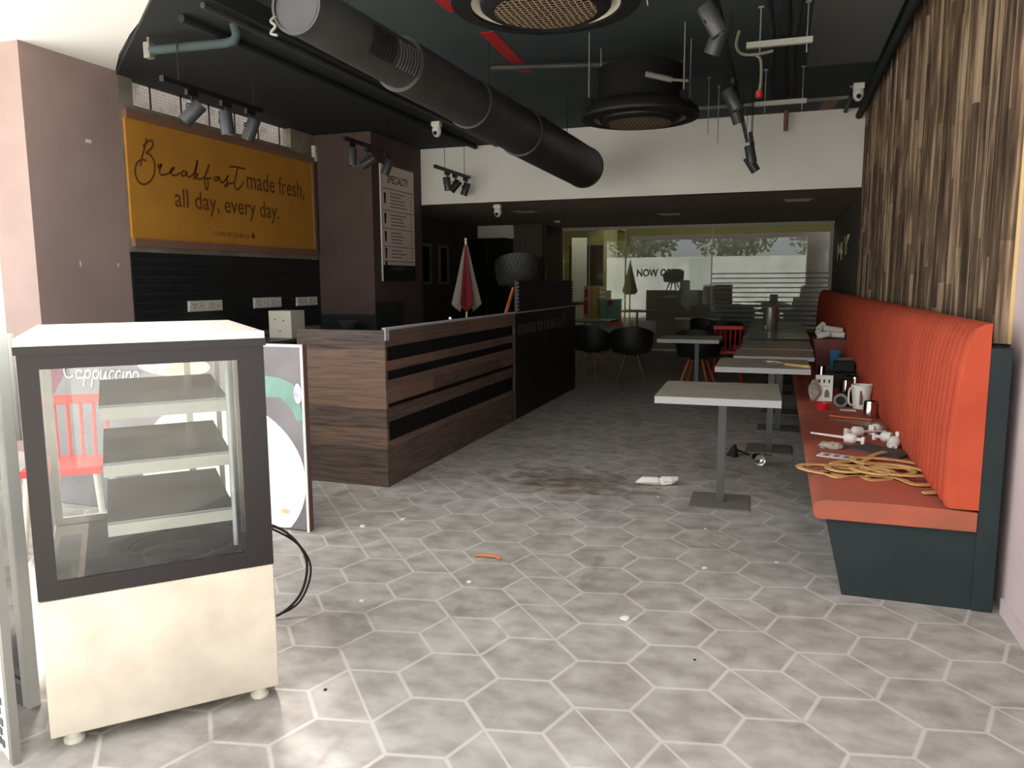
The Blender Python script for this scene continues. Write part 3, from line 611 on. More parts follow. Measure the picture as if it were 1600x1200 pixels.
def spindle_chair(name, label, m, legm, spokes=6):
    t = thing(name, label, 'chair')
    obj('seat', B().prism([(-.2, -.19), (.2, -.19), (.21, .19), (-.21, .19)], .425, .46), m, t)
    b = B(); b.box(-.205, .165, .77, .205, .20, .825, .006); obj('top_rail', b, m, t)
    for i in range(spokes):
        x = -.165 + .33 * i / (spokes - 1); obj('spindle', B().cyl((x, .17, .455), (x * 1.05, .183, .78), .011, n=8), m, t, True)
    for x in (-.17, .17):
        for y in (-.155, .155): obj('leg', B().cyl((x, y, .43), (x * 1.2, y * 1.2, 0), .019, .014, n=10), legm, t, True)
    return t
c = spindle_chair('spindle_chair', 'bright red spindle-back chair among the dark tables at the back', 'red', 'red'); c.location = (-.66, 11.55, 0); c.rotation_euler = (0, 0, radians(185))
c = spindle_chair('spindle_chair', 'coral red spindle-back chair seen through the glass of the display fridge', 'redwood', 'cream', 6); c.location = (-3.78, 3.22, 0); c.rotation_euler = (0, 0, radians(35))

# ------------------------------------------------------------------ tables
def table(name, label, w, d, top, loc, legx=None, edge='tabledge', group='pedestal tables along the orange bench', th=.035, rot=0):
    t = thing(name, label, 'table', loc, rot, group); lx = w * .5 if legx is None else legx
    b = B(); b.use(top).box(0, 0, .757 - .004, w, d, .757).use(edge).box(0.0005, .0005, .757 - th, w - .0005, d - .0005, .753); obj('tabletop', b, None, t)
    obj('pedestal', B().box(lx - .025, d / 2 - .025, .012, lx + .025, d / 2 + .025, .722), 'tablemetal', t)
    obj('mounting_plate', B().box(lx - .15, d / 2 - .15, .712, lx + .15, d / 2 + .15, .721), 'tablemetal', t)
    obj('base_plate', B().box(lx - .19, d / 2 - .19, 0, lx + .19, d / 2 + .19, .011, .003), 'basemetal', t)
    return t
table('pedestal_table', 'nearest pedestal table with bare pale grey top standing clear of the others', .75, .77, 'tabletop', (-.70, 4.76, 0), .40, rot=radians(1.5), th=.045)
table('pedestal_table', 'grey pedestal table with a wooden-handled tool lying on its front edge', .75, .78, 'tabletop', (-.47, 6.56, 0), .45, th=.045)
table('pedestal_table', 'brownish speckled pedestal table just beyond the one with the tool', .72, .8, 'tablebrown', (-.37, 7.56, 0), .42)
table('pedestal_table', 'brownish pedestal table pushed up against the dark run of tables', .72, 1.15, 'tablebrown', (-.35, 8.42, 0), .42)
for i, (y, lb) in enumerate(((10.0, 'first dark glossy table of the run beyond the brown ones'), (11.02, 'dark glossy table carrying the steel canister'), (12.04, 'dark glossy table just beyond the steel canister'), (13.06, 'last dark glossy table of the run before the glass partition'))):
    table('pedestal_table', lb, .78, .98, 'tabledark', (-.38, y, 0), .42, 'black')
table('pedestal_table', 'separate grey pedestal table in front of the orange-legged chair', .74, .74, 'tabletop', (-1.38, 9.5, 0), .45, th=.045, group='freestanding tables at the back')
table('pedestal_table', 'pale pedestal table close to the glass partition', .85, .7, 'tabletop', (-1.86, 15.1, 0), .4, group='freestanding tables at the back')
table('pedestal_table', 'dark pedestal table near the white upright board', .78, .8, 'tabledark', (-3.6, 13.6, 0), .4, 'black', group='freestanding tables at the back')

# ------------------------------------------------------------------ low-room ceiling fittings
for i, (x, y, lb) in enumerate(((-1.8, 13.6, 'slot air diffuser in the low ceiling, above the glass partition'), (.23, 11.9, 'slot air diffuser in the low ceiling nearest the right wall'), (-3.95, 12.2, 'slot air diffuser in the low ceiling beside the dome camera'))):
    t = thing('air_diffuser', lb, 'air vent', (x, y, 2.6), 0, 'air diffusers in the low ceiling')
    obj('frame', B().box(-.2, -.15, -.012, .2, -.12, 0).box(-.2, .12, -.012, .2, .15, 0).box(-.2, -.12, -.012, -.17, .12, 0).box(.17, -.12, -.012, .2, .12, 0), 'grey', t)
    b = B()
    for k in range(5): b.box(-.17, -.1 + k * .045, -.008, .17, -.085 + k * .045, -.001)
    obj('louvre', b, 'lowceil', t)
t = thing('smoke_detector', 'small pale round smoke detector on the low ceiling', 'smoke detector', (-4.0, 14.3, 2.6)); obj('housing', B().lathe([(.06, 0), (.06, -.02), (.04, -.04), (0, -.045)][::-1], n=20), 'cream', t, True)
def dome_cam(loc, lb, turn=0):
    t = thing('security_camera', lb, 'camera', loc, turn)
    obj('mount', B().box(-.045, -.035, -.05, .045, .035, 0, .006), 'whiteplastic', t)
    b = B(); b.lathe([(.038, -.05), (.045, -.07), (.045, -.10), (.036, -.125), (.018, -.145), (0, -.148)][::-1], n=20); obj('housing', b, 'whiteplastic', t, True)
    obj('lens', B().cyl((.0, -.034, -.11), (.0, -.046, -.116), .019, n=16), 'ink', t, True)
    obj('bracket_arm', B().box(-.07, -.008, -.03, -.045, .008, -.015), 'grey', t)
    return t
dome_cam((-4.0, 8.85, 3.40), 'white security camera under the black beam above the hanging spotlights')
dome_cam((.74, 9.3, CE), 'white security camera near the top of the timber cladding')
dome_cam((-3.98, 10.95, 2.6), 'white security camera under the low ceiling below the bulkhead')
for c in [o for o in COL.objects if o.name.startswith('security_camera')]: c.scale = (1.25, 1.25, 1.25)

# ------------------------------------------------------------------ duct
t = thing('air_duct', 'long black round air duct growing wider away from its capped near end', 'duct', (0, 0, 0))
def AX(y): return Vector((-2.60 + (y - 3.9) * .045, y, 3.0 - (y - 3.9) * .022))
ys = [(3.9, .15), (5.05, .165), (5.05, .185), (6.2, .195), (6.2, .205), (7.4, .22), (7.4, .232), (9.6, .25)]
for (y0, r0), (y1, r1) in zip(ys[0::2], ys[1::2]):
    obj('duct_section', B().cyl(AX(y0), AX(y1), r0, r1, 40), 'duct', t, True)
for (y, r) in ((5.05, .19), (6.2, .21), (7.4, .236), (9.58, .255)):
    obj('flange', B().cyl(AX(y - .02), AX(y + .02), r, n=40), 'duct', t, True)
obj('end_cap', B().use('duct').cyl(AX(3.885), AX(3.9), .142, n=40).use('duct').lathe([(.142, -.02), (.158, -.02), (.158, .02), (.142, .02)], AX(3.9), 40, (0, 1, 0), (False, False)), None, t, True)
# supply grilles on the lower right of the second section
for yc in (4.55, 4.88):
    b = B()
    for k in range(7):
        a0 = radians(-35 + k * 8); y = yc - .12 + k * .035
    for k in range(8):
        y = yc - .13 + k * .037; pts = [AX(y) + Vector((sin(a), 0, cos(a))) * (.158 + (y - 3.9) * .013 + .006) for a in [radians(70 + 10 * j) for j in range(7)]]
        b.tube(pts, .006, 4)
    obj('grille', b, 'tablemetal' if yc > 4.7 else 'blackmatte', t)
for y in (4.4, 6.6, 8.9):
    c_ = AX(y); obj('hanger_rod', B().cyl(c_ + Vector((0, 0, .15)), (c_.x, y, CE), .005, n=6), 'black', t)
b = B(); p = AX(3.9); b.tube(spline([(p.x - .14, p.y - .01, p.z - .04), (p.x - .16, p.y - .03, p.z - .07), (p.x - .13, p.y - .03, p.z - .10), (p.x - .17, p.y - .02, p.z - .13), (p.x - .12, p.y - .03, p.z - .15)]), .008, 6)
obj('torn_tape', b, 'grey', t)

# ------------------------------------------------------------------ round ceiling cassettes
def cassette(loc, lb, first):
    t = thing('ceiling_cassette', lb, 'air conditioner', loc, 0, 'round black ceiling air conditioners')
    obj('outer_skirt', B().lathe([(.34, .14), (.44, .12), (.50, .06), (.51, .02), (.50, 0), (.40, -.012), (.40, .03)], n=56, caps=(False, False)), 'black', t, True)
    obj('air_slot', B().lathe([(.40, .03), (.395, .0), (.36, .035), (.33, .045)], n=56, caps=(False, False)), 'cream' if first else 'grey', t, True)
    obj('centre_disc', B().lathe([(.27, -.035), (.32, -.03), (.345, -.012), (.35, .01), (.33, .03)], n=56, caps=(False, True)), 'black', t, True)
    obj('grille', B().lathe([(0, -.04), (.2, -.04), (.272, -.036)], n=56, caps=(False, False)), 'honey', t, True)
    obj('body', B().cyl((0, 0, .12), (0, 0, .42), .36, n=40), 'blackmatte', t, True)
    for a in (30, 150, 210, 330):
        x, y = .46 * cos(radians(a)), .46 * sin(radians(a))
        obj('hanger_rod', B().cyl((x, y, .05), (x, y, CE - loc[2]), .005, n=6), 'rod', t)
        obj('bracket', B().box(x - .03, y - .02, .04, x + .03, y + .02, .16), 'blackmatte', t)
    return t
cassette((-1.22, 4.12, 2.92), 'large round black air conditioner with honeycomb grille, nearest us at top of picture', True)
t = cassette((-1.19, 6.9, 2.86), 'farther round black air conditioner hanging before the white bulkhead', False)
o = obj('drain_hose', B().cyl((-1.04, 6.3, 3.08), (-.86, 6.42, 3.05), .022, n=10).cyl((-.86, 6.42, 3.05), (-.74, 6.5, 3.05), .012, n=8), 'grey', None, True); tag(o, 'short grey drain hose beside the farther round air conditioner', 'hose')

# ------------------------------------------------------------------ pipes and trays on the ceiling
def pipe(name, pts, r, m, lb, cat='pipe', n=12):
    o = obj(name, B().tube(pts, r, n), m, None, True); return tag(o, lb, cat)
pipe('sprinkler_pipe', [(-4.72, 5.05, 3.28), (-4.05, 5.10, 3.28), (-3.97, 5.10, 3.29), (-3.93, 5.08, 3.33), (-3.93, 5.05, 3.40)], .035, 'black_ceil', 'black elbow pipe stub under the beam above the mustard board')
o = obj('pipe_bracket', B().box(-.03, -.03, -.06, .03, .03, .06, .004).cyl((0, 0, .05), (0, 0, .1), .012, n=8), 'grey'); o.location = (-4.74, 5.05, 3.28); tag(o, 'grey end bracket of the elbow pipe near the white soffit', 'bracket')
pipe('conduit_pipe', [(-4.15, 4.75, 3.365), (-4.15, 10.5, 3.365)], .03, 'beam', 'black conduit running along the left beam toward the bulkhead')
pipe('conduit_pipe', [(-3.83, 4.6, 3.37), (-3.83, 10.5, 3.37)], .022, 'duct', 'thinner black conduit beside the beam edge, left of the duct')
pipe('cross_pipe', [(-2.6, 7.0, 3.44), (-1.6, 7.25, 3.44), (-.9, 7.45, 3.44)], .028, 'duct', 'black pipe crossing the ceiling between duct and far air conditioner')
pipe('cross_pipe', [(-1.5, 9.8, 3.52), (.75, 9.8, 3.52)], .022, 'grey', 'long grey pipe crossing the ceiling just before the bulkhead')
pipe('corner_pipe', [(.855, 3.6, 3.44), (.855, 10.5, 3.44)], .04, 'greenblack', 'thick dark green pipe along the top of the timber cladding')
pipe('corner_pipe', [(.70, 9.6, 3.505), (.70, 10.5, 3.505)], .025, 'black', 'thin black pipe beside the dark green corner pipe')
for i, x in enumerate((-.12, -.02, .06)):
    pts = [(x + .012 * sin(k * 1.3 + i), 3.6 + k * .5, 3.335 + (.02 if i == 1 else 0) + max(0, k - 10) * .07) for k in range(14)]
    pipe('ceiling_cable', spline(pts, 4), (.022, .034, .026)[i], 'beam', ('left black cable bundle lying on the two grey support bars', 'thickest, middle black cable bundle lying on the grey support bars', 'right black cable bundle lying on the two grey support bars')[i], 'cable')
for y, x0, x1, z, lb in ((6.5, -.30, .18, 3.27, 'nearer grey support bar hung on two rods under the cables'), (8.38, -.29, .2, 3.22, 'farther grey support bar hung on two rods under the cables')):
    t = thing('support_bar', lb, 'bracket', (0, y, z), 0, 'hung bars carrying the cables')
    obj('channel', B().box(x0, -.02, -.022, x1, .02, .022), 'strut', t)
    for x in (x0 + .1, x1 - .04): obj('rod', B().cyl((x, 0, -.09), (x, 0, CE - z), .006, n=6), 'rod', t); obj('anchor', B().box(x - .02, -.012, CE - z - .012, x + .02, .012, CE - z), 'rod', t)
for x, y, z0, lb in ((-.75, 8.5, 2.98, 'left of a pair of bare threaded rods right of the far air conditioner'), (-.68, 8.9, 2.95, 'right of a pair of bare threaded rods right of the far air conditioner')):
    o = obj('threaded_rod', B().cyl((0, 0, z0 - CE), (0, 0, 0), .005, n=6).cyl((0, 0, -.012), (0, 0, 0), .016, n=8), 'rod'); o.location = (x, y, CE); tag(o, lb, 'rod')
b = B(); b.tube(spline([(-.35, 6.4, 3.36), (-.37, 6.4, 3.26), (-.33, 6.4, 3.19), (-.22, 6.4, 3.175), (-.1, 6.4, 3.19)]), .012, 8).tube(spline([(-.24, 6.42, 3.18), (-.19, 6.42, 3.14), (-.18, 6.42, 3.0), (-.19, 6.42, 2.9)]), .011, 8)
t = thing('hanging_flex_pipe', 'beige flexible pipe with orange-red sprinkler tip dangling from the nearer support bar', 'pipe'); obj('flexible_pipe', b, 'pvc', t, True); obj('sprinkler_tip', B().sphere((-.19, 6.42, 2.88), .022).cyl((-.19, 6.42, 2.86), (-.19, 6.42, 2.91), .026, n=10), 'redtape', t, True)
pipe('pipe_stub', [(.02, 10.45, 3.55), (.02, 10.45, 3.50), (.02, 10.47, 3.31)], .028, 'pinktape', 'pinkish pipe stub sticking down against the white bulkhead')
b = B(); b.tube(spline([(0, 0, 0), (.01, 0, -.05), (0, .01, -.1), (.015, 0, -.15)]), .006, 6).tube(spline([(.01, 0, 0), (.03, 0, -.06), (.01, .01, -.12), (.025, 0, -.22)]), .004, 6).tube([(-.02, 0, 0), (-.018, 0, -.12)], .004, 6)
o = obj('loose_wires', b, 'cream'); o.location = (-.93, 5.5, 3.49 + .05); tag(o, 'twisted pale loose wires hanging from ceiling beside the near air conditioner', 'wire')
o = obj('junction_box', B().box(-.05, -.03, -.04, .05, .03, 0, .004), 'cream'); o.location = (-1.05, 5.0, CE); tag(o, 'small cream junction box on ceiling right of the near air conditioner', 'junction box')
for pts, m, lb in (([(-2.46, 6.35), (-2.33, 6.35), (-2.40, 7.65), (-2.53, 7.65)], 'redtape', 'red painted strip on the black ceiling behind the near air conditioner'), ([(-2.5, 5.2), (-2.3, 5.2), (-2.33, 5.8), (-2.5, 5.8)], 'redtape', 'red painted strip on the ceiling at the top edge left of near air conditioner'), ([(.45, 9.85), (.62, 9.85), (.55, 10.55), (.40, 10.55)], 'pinktape', 'faded red strip on the ceiling in front of the white bulkhead, near the camera')):
    o = obj('marking_tape', B().prism(pts, CE - .004, CE - .0005), m); tag(o, lb, 'tape')

# ------------------------------------------------------------------ track lighting
def track(loc, L, rods, lb, zc):
    t = thing('light_track', lb, 'light track', loc, 0, 'black lighting tracks')
    obj('rail', B().box(-.018, 0, -.02, .018, L, .02, .003), 'black', t)
    for y in rods: obj('hanger_rod', B().cyl((0, y, .02), (0, y, zc - loc[2]), .004, n=6), 'black', t)
    for y in (0, L): obj('end_cap', B().box(-.02, y - .012, -.022, .02, y + .012, .022), 'black', t)
    return t
def spot(loc, aim, lb, grp, s=1.0):
    t = thing('track_spotlight', lb, 'spotlight', loc, 0, grp); d = Vector(aim).normalized(); c = Vector((0, 0, -.15 * s))
    obj('adapter', B().box(-.016, -.06, -.045, .016, .06, -.0, .003), 'black', t)
    obj('stem', B().cyl((0, 0, -.045), (0, 0, -.09 * s), .009, n=8).tube([(0, 0, -.09 * s), Vector((0, 0, -.09 * s)) * .4 + c * .6 + d.orthogonal().normalized() * .05 * s, c + d.orthogonal().normalized() * .05 * s], .007, 6), 'black', t)
    b = B(); r = .048 * s; h = .085 * s
    b.lathe([(0, -h), (r * .92, -h), (r, -h + .008), (r, h * .4), (r * 1.0, h * .42), (r, h), (r * .9, h), (r * .85, h - .02), (0, h - .02)], c, 22, d); obj('lamp_head', b, 'spot', t, True)
    b = B(); b.lathe([(0, h - .018), (r * .8, h - .018), (r * .6, h - .012), (0, h - .01)], c, 16, d); obj('lens', b, 'lens', t, True)
    return t
ZT = 3.0
track((-4.45, 4.86, ZT), 1.16, (.17, 1.08), 'track with three spotlights hanging in front of the clerestory window', 3.40)
for i, (y, aim, lb) in enumerate(((5.16, (-.6, -.35, -.7), 'left, most tilted of the three spotlights before the clerestory window'), (5.56, (.0, .12, -1), 'middle, upright one of the three spotlights before the clerestory window'), (5.88, (-.4, -.1, -.9), 'right one of the three spotlights before the clerestory window'))):
    spot((-4.45, y, ZT - .02), aim, lb, 'spotlights before the clerestory window', 1.15)
track((-4.45, 7.44, ZT), 1.18, (.2, .98), 'track with three spotlights hanging in front of the mauve column', 3.40)
for y, aim, lb in ((7.6, (0, .0, -1), 'left, upright one of three dark spotlights before the mauve column'), (7.95, (-.7, -.2, -.45), 'middle, sideways-tilted one of three dark spotlights before the mauve column'), (8.4, (-.35, -.1, -.8), 'right one of three dark spotlights, overlapping the menu poster')):
    spot((-4.45, y, ZT - .02), aim, lb, 'spotlights before the mauve column', 1.05)
track((-4.25, 9.34, 2.95), 1.14, (.3, .98), 'track with three spotlights seen against the white bulkhead', 3.40)
for y, aim, lb in ((9.72, (.1, .1, -1), 'left one of three spotlights hanging against the white bulkhead'), (9.98, (-.6, -.2, -.7), 'middle, tilted one of three spotlights hanging against the white bulkhead'), (10.36, (-.35, 0, -.9), 'right one of three spotlights hanging against the white bulkhead')):
    spot((-4.25, y, 2.93), aim, lb, 'spotlights against the white bulkhead', 1.05)
track((-.42, 4.2, 3.16), 5.9, (.6, 2.4, 4.6, 5.7), 'long track running to the bulkhead right of the air conditioners', CE)
for y, aim, lb in ((4.84, (.45, .1, -.8), 'nearest pale-lit spotlight at the top of the long right-hand track'), (5.22, (-.35, .2, -.9), 'second spotlight, just below the nearest one on the long track'), (6.95, (.5, .0, -.8), 'third spotlight on the long track, right of the far air conditioner'), (7.5, (.3, .3, -.9), 'fourth spotlight on the long track, overlapping the bulkhead edge')):
    spot((-.42, y, 3.14), aim, lb, 'spotlights on the long right-hand track', 1.1)
for y, z, aim, lb in ((8.9, 2.98, (.2, .1, -1), 'upper one of the two spotlights clustered before the white bulkhead'), (9.3, 2.93, (.5, .2, -.8), 'lower one of the two spotlights clustered before the white bulkhead')):
    spot((-.33, y, z), aim, lb, 'clustered spotlights before the bulkhead', 1.1)
track((-.33, 8.75, 3.0), .7, (.15, .5), 'short dropped track holding the two clustered spotlights', CE)

# ------------------------------------------------------------------ display fridge
A_ = .81
t = thing('display_fridge', 'stainless cake display fridge with black-bordered glass front and three sloping shelves', 'display fridge', (-2.166, 2.186, 0), A_)
FT = t
HW, HD = .35, .42; ZF = 1.31
b = B(); b.box(-HW, -HD, .05, HW, HD, .50, .004); obj('lower_panel', b, 'brushed', t)
b = B(); b.box(-HW - .006, -HD - .01, 1.28, HW + .006, HD + .04, 1.31, .003); obj('top_panel', b, 'steel', t)
b = B(); b.box(-HW - .007, -HD - .012, 1.262, HW + .007, -HD + .02, 1.287); obj('top_trim', b, 'glassborder', t)
b = B(); z0, z1 = .505, 1.262; y0, y1 = -HD - .004, -HD + .004
b.box(-HW, y0, z0, -HW + .055, y1, z1).box(HW - .085, y0, z0, HW, y1, z1).box(-HW + .055, y0, z1 - .045, HW - .085, y1, z1).box(-HW + .055, y0, z0, HW - .085, y1, z0 + .055)
fr = obj('front_frame', b, 'glassborder', t)
b = B(); b.box(-HW + .055, -HD - .001, z0 + .055, HW - .085, -HD + .003, z1 - .045); obj('front_pane', b, 'caseglass', t)
b = B(); b.box(HW - .003, -HD + .004, .50, HW, HD + .04, 1.28); obj('side_panel', b, 'glassborder', t)
b = B(); b.box(-HW, -HD + .03, .52, -HW + .004, HD - .03, 1.25); obj('side_pane', b, 'caseglass', t)
b = B()
for x0, x1 in ((-HW + .004, -HW + .03), (.16, .185), (HW - .03, HW - .004)): b.box(x0, HD - .03, .50, x1, HD - .002, 1.265)
b.box(-HW + .004, HD - .03, .50, HW - .004, HD - .002, .535).box(-HW + .004, HD - .03, 1.235, HW - .004, HD - .002, 1.265); obj('rear_door_frame', b, 'steel', t)
obj('rear_pane', B().box(-HW + .03, HD - .018, .535, HW - .03, HD - .014, 1.235), 'caseglass', t)
obj('corner_post', B().box(-HW + .004, -HD + .01, .5, -HW + .03, -HD + .03, 1.25), 'steel', t)
obj('cavity_floor', B().use('rubber').box(-HW + .12, -HD + .02, .50, HW - .01, HD - .04, .512).use('steel').box(-HW + .005, -HD + .02, .50, -HW + .12, HD - .04, .510).use('strut').box(-HW + .03, -HD + .10, .510, -HW + .10, HD - .2, .514), None, t)
for sx in (.255, .30):
    b = B(); b.box(sx, .16 if sx < .3 else -.05, .512, sx + .018, .18 if sx < .3 else -.03, 1.25)
    s_ = obj('shelf_standard', b, 'steel', t)
obj('led_strip', B().cyl((.245, -.30, .55), (.245, -.30, 1.24), .008, n=10), 'ledwhite', t, True)
for i, z in enumerate((1.07, .88, .68)):
    b = B(); b.use('shelf').prism([(-.30, z), (.22, z + .03), (.22, z + .036), (-.30, z + .006)], -.15, .245, 'x')
    # front lip of brushed steel
    s_ = obj('shelf', b, None, t)
    obj('shelf_lip', B().prism([(-.303, z - .038), (-.298, z + .008), (-.29, z + .008), (-.27, z - .038)], -.15, .25, 'x'), 'lip', s_)
    obj('shelf_bracket', B().box(.235, -.28, z - .02, .25, .22, z + .005), 'steel', s_)
for x in (-.29, .29):
    for y in (-.36, .36): obj('foot', B().lathe([(.03, 0), (.032, .01), (.022, .02), (.02, .052)], (x, y, 0), 14), 'cream', t, True)
pts = [(-.12, -.05, .53), (-.05, -.2, .525), (.1, -.28, .525), (.22, -.2, .525), (.28, -.02, .525), (.2, .1, .53), (0, .05, .525), (-.1, -.1, .525), (0, -.25, .53), (.15, -.32, .525), (.26, -.3, .525)]
o = obj('loose_cable', B().tube(spline(pts), .005, 8), 'rubber', t, True)
b = B(); b.tube(spline([(-2.16, 2.72, .44), (-2.02, 2.78, .37), (-1.95, 2.82, .24), (-1.955, 2.78, .1), (-2.02, 2.70, .02), (-2.12, 2.66, .012)]), .006, 8); b.tube(spline([(-2.16, 2.72, .43), (-2.0, 2.80, .33), (-1.935, 2.83, .2), (-1.96, 2.77, .06), (-2.05, 2.68, .012), (-2.13, 2.64, .012)]), .005, 8)
tag(obj('power_cord', b, 'rubber', None, True), 'black power cord looping from behind the display fridge to the floor', 'cord')

# ------------------------------------------------------------------ advertising panel behind the fridge
t = thing('advertising_panel', 'large standing coffee advert panel with white plate, flower and green leaf behind the fridge', 'advert panel', (-2.57, 3.76, 0))
PW = 2.05
obj('box_frame', B().box(-PW, .004, 0, 0, .05, 1.115, .003), 'panelback', t)
obj('edge_strip', B().box(-.012, -.004, 0, 0.002, .004, 1.115).box(-PW, -.004, 1.10, -.012, .004, 1.115), 'whiteplastic', t)
b = B(); b.use('adbg').quad((-PW, 0.002, 0.01), (-.012, 0.002, 0.01), (-.012, 0.002, 1.10), (-PW, 0.002, 1.10)); obj('print_background', b, None, t)
def disc(pts, m, k, nm):
    obj(nm, B().prism([p for p in pts], .0015 - .0012 * k, .0018 - .0012 * k, 'y'), m, t)
def clip(pts): return [(max(-PW + .01, min(-.013, x)), max(.011, min(1.099, z))) for x, z in pts]
disc(clip([(-1.86 + .12 * random.uniform(.8, 1.2) * 0 + a, c) for a, c in ((-.2, 1.09), (.72, 1.09), (.6, 1.0), (.35, .96), (.12, .99), (-.0, .84), (-.1, .72))]), 'admaroon', 1, 'petal_print')
disc(clip([(-.62 + .61 * cos(q * pi / 30), .30 + .48 * sin(q * pi / 30)) for q in range(60)]), 'adwhite', 1, 'plate_print')
disc([(-.93 + .28 * cos(q * pi / 20), .965 + .065 * sin(q * pi / 20)) for q in range(40)], 'adbeige', 2, 'cup_print')
disc([(-1.04 + (.085 + .03 * (q % 2)) * cos(q * pi / 12), 1.0 + (.07 + .02 * (q % 2)) * sin(q * pi / 12)) for q in range(24)], 'adpink', 3, 'flower_print')
disc(clip([(-.30, .93), (-.17, .92), (-.07, .89), (-.03, .8), (-.013, .68), (-.05, .66), (-.09, .74), (-.16, .80), (-.28, .80), (-.34, .85)]), 'adgreen', 2, 'leaf_print')
disc([(-.04 + .045 * cos(q * pi / 8) * .6, .83 + .06 * sin(q * pi / 8)) for q in range(16)], 'adpink', 3, 'petal_print')
disc([(-.16 + .03 * cos(q * pi / 8), .115 + .016 * sin(q * pi / 8)) for q in range(16)], 'adbeige', 3, 'coffee_drop_print')
b = B()
def scr(strokes, ox, oz, s, slant=.25):
    for st in strokes: b.ribbon([(ox + (x + slant * z) * s, oz + z * s) for x, z in spline(st, 5)], .0085, .004, .0055, lambda u, v, h: (u, -h + .001, v))
arc = lambda cx, cz, rx, rz, a0, a1, n=9: [(cx + rx * cos(radians(a0 + (a1 - a0) * i / (n - 1))), cz + rz * sin(radians(a0 + (a1 - a0) * i / (n - 1)))) for i in range(n)]
O_ = lambda cx: [arc(cx, .22, .16, .22, 90, 440)]
def A2(cx): return [arc(cx, .2, .16, .2, 60, 400), [(cx + .16, .4), (cx + .15, .1), (cx + .22, 0), (cx + .34, .12)]]
scr([[(0, 0), (.05, .5), (.1, .95)], [(-.15, .8), (.1, .98), (.42, .9), (.4, .62), (.1, .5)], [(.15, .5), (.35, .2), (.55, 0), (.7, .12)]] + O_(.85) + [[(1.2, .1), (1.38, .42), (1.42, .2), (1.3, .0), (1.15, .04)], [(1.5, .2), (1.72, .3), (1.62, .44), (1.5, .25), (1.62, .02), (1.85, .12)]], -1.86, .965, .11)
scr([arc(.35, .5, .38, .5, 50, 310)] + A2(.95) + [[(1.35, .4), (1.33, -.4)], arc(1.52, .22, .16, .2, 150, -170), [(1.85, .4), (1.83, -.4)], arc(2.02, .22, .16, .2, 150, -170), [(2.3, .42), (2.33, .05), (2.5, .0), (2.62, .4), (2.63, .05), (2.75, .05)]] + [arc(3.0, .22, .16, .22, 50, 310)] + [arc(3.4, .22, .16, .22, 50, 310)] + [[(3.68, .42), (3.7, .0)], [(3.72, .8), (3.73, .82)], [(3.85, .42), (3.87, 0), (3.9, .3), (4.05, .42), (4.12, .3), (4.14, 0)]] + O_(4.42), -1.83, .86, .135)
obj('script_lettering', b, 'adwhite', t)

# ------------------------------------------------------------------ glass door and screen at far left
t = thing('glass_door', 'glass entrance door with long white pull handles at the left edge', 'door', (-2.40, 1.83, 0), radians(168))
obj('stile', B().box(0, -.02, .0, .045, .02, 2.35, .003), 'whiteplastic', t)
obj('glass_leaf', B().box(.045, -.005, .08, .9, .005, 2.35), 'glass', t)
obj('bottom_rail', B().box(.045, -.02, 0, .9, .02, .08), 'grey', t)
for s_ in (-1, 1):
    h = obj('pull_handle', B().cyl((.10, s_ * .07, .93), (.10, s_ * .07, 1.30), .014, n=12), 'whiteplastic', t, True)
    obj('standoff', B().cyl((.10, 0, 1.29), (.10, s_ * .07, 1.29), .008, n=8).cyl((.10, 0, .98), (.10, s_ * .07, .98), .008, n=8), 'whiteplastic', h, True)
b = B(); 
for i in range(34):
    for j in range(8):
        x = .05 + j * .03 + (.015 if i % 2 else 0); z = .03 + i * .036
        b.box(x, -.001, z, x + .019, .014, z + .022)
t = thing('pierced_screen', 'low pierced metal screen leaning just inside the left picture edge', 'screen', (-2.18, 1.58, 0), (0, radians(-1.5), radians(158)))
obj('perforated_sheet', B().box(.0, .004, .0, .5, .010, 1.26), 'whiteplastic', t); o = obj('punched_hole', b, 'mesh', t); o['kind'] = 'stuff'
obj('edge_frame', B().box(-.02, -.012, 0, .012, .012, 1.27), 'grey', t)

# ------------------------------------------------------------------ glass partition and beyond
w = struct('window_2', B().box(-4.45, 16.3, 2.54, 1.0, 16.36, 2.6).box(-4.45, 16.3, 0, 1.0, 16.36, .03), 'strut')
for x0, x1 in ((-4.42, -3.08), (-3.05, -1.30), (-1.285, .93)):
    obj('glass_pane', B().box(x0, 16.325, .03, x1, 16.337, 2.54), 'partglass', w)
obj('patch_fitting', B().box(.93, 16.31, 0, .99, 16.35, 2.54), 'strut', w)
for x in (-3.86, -3.07): obj('mullion', B().box(x, 16.315, .03, x + .02, 16.345, 2.54), 'strut', w)
for k in range(13):
    z = .45 + k * .095; obj('frosted_band', B().box(-1.28, 16.319, z, .93, 16.3245, z + (.055 if k < 6 else .022)), 'frost', w)
text('vinyl_lettering', 'NOW OPEN', 'openletter', w, (-2.82, 16.32, 1.56), .21, .92, 'cam', .001, .006)
struct('wall_corridor', B().box(-3.04, 16.8, 0, 1.15, 16.95, 2.42), 'mauve')
struct('wall_side', B().box(-4.6, 15.1, 0, -4.45, 16.4, 2.6), 'darkwall')
struct('floor_corridor', B().box(-8, 16.5, -.1, 3, 23, 0), 'mallfloor')
struct('wall_back', B().use('yellow').box(-8, 22.5, 0, 3, 22.7, 4).box(1.6, 16.95, 0, 1.8, 22.5, 4).box(-8.2, 16.5, 0, -8, 22.5, 4).use('greywall').box(-8, 16.5, 0, -4.6, 16.6, 4))
struct('ceiling_corridor', B().box(-8.2, 16.4, 3.2, 3, 22.7, 3.35), 'yellow')
st = B()
for i in range(9): st.box(-6.6 + i * .30, 19.4, 1.3 + i * .18, -6.2 + i * .30, 20.6, 1.42 + i * .18)
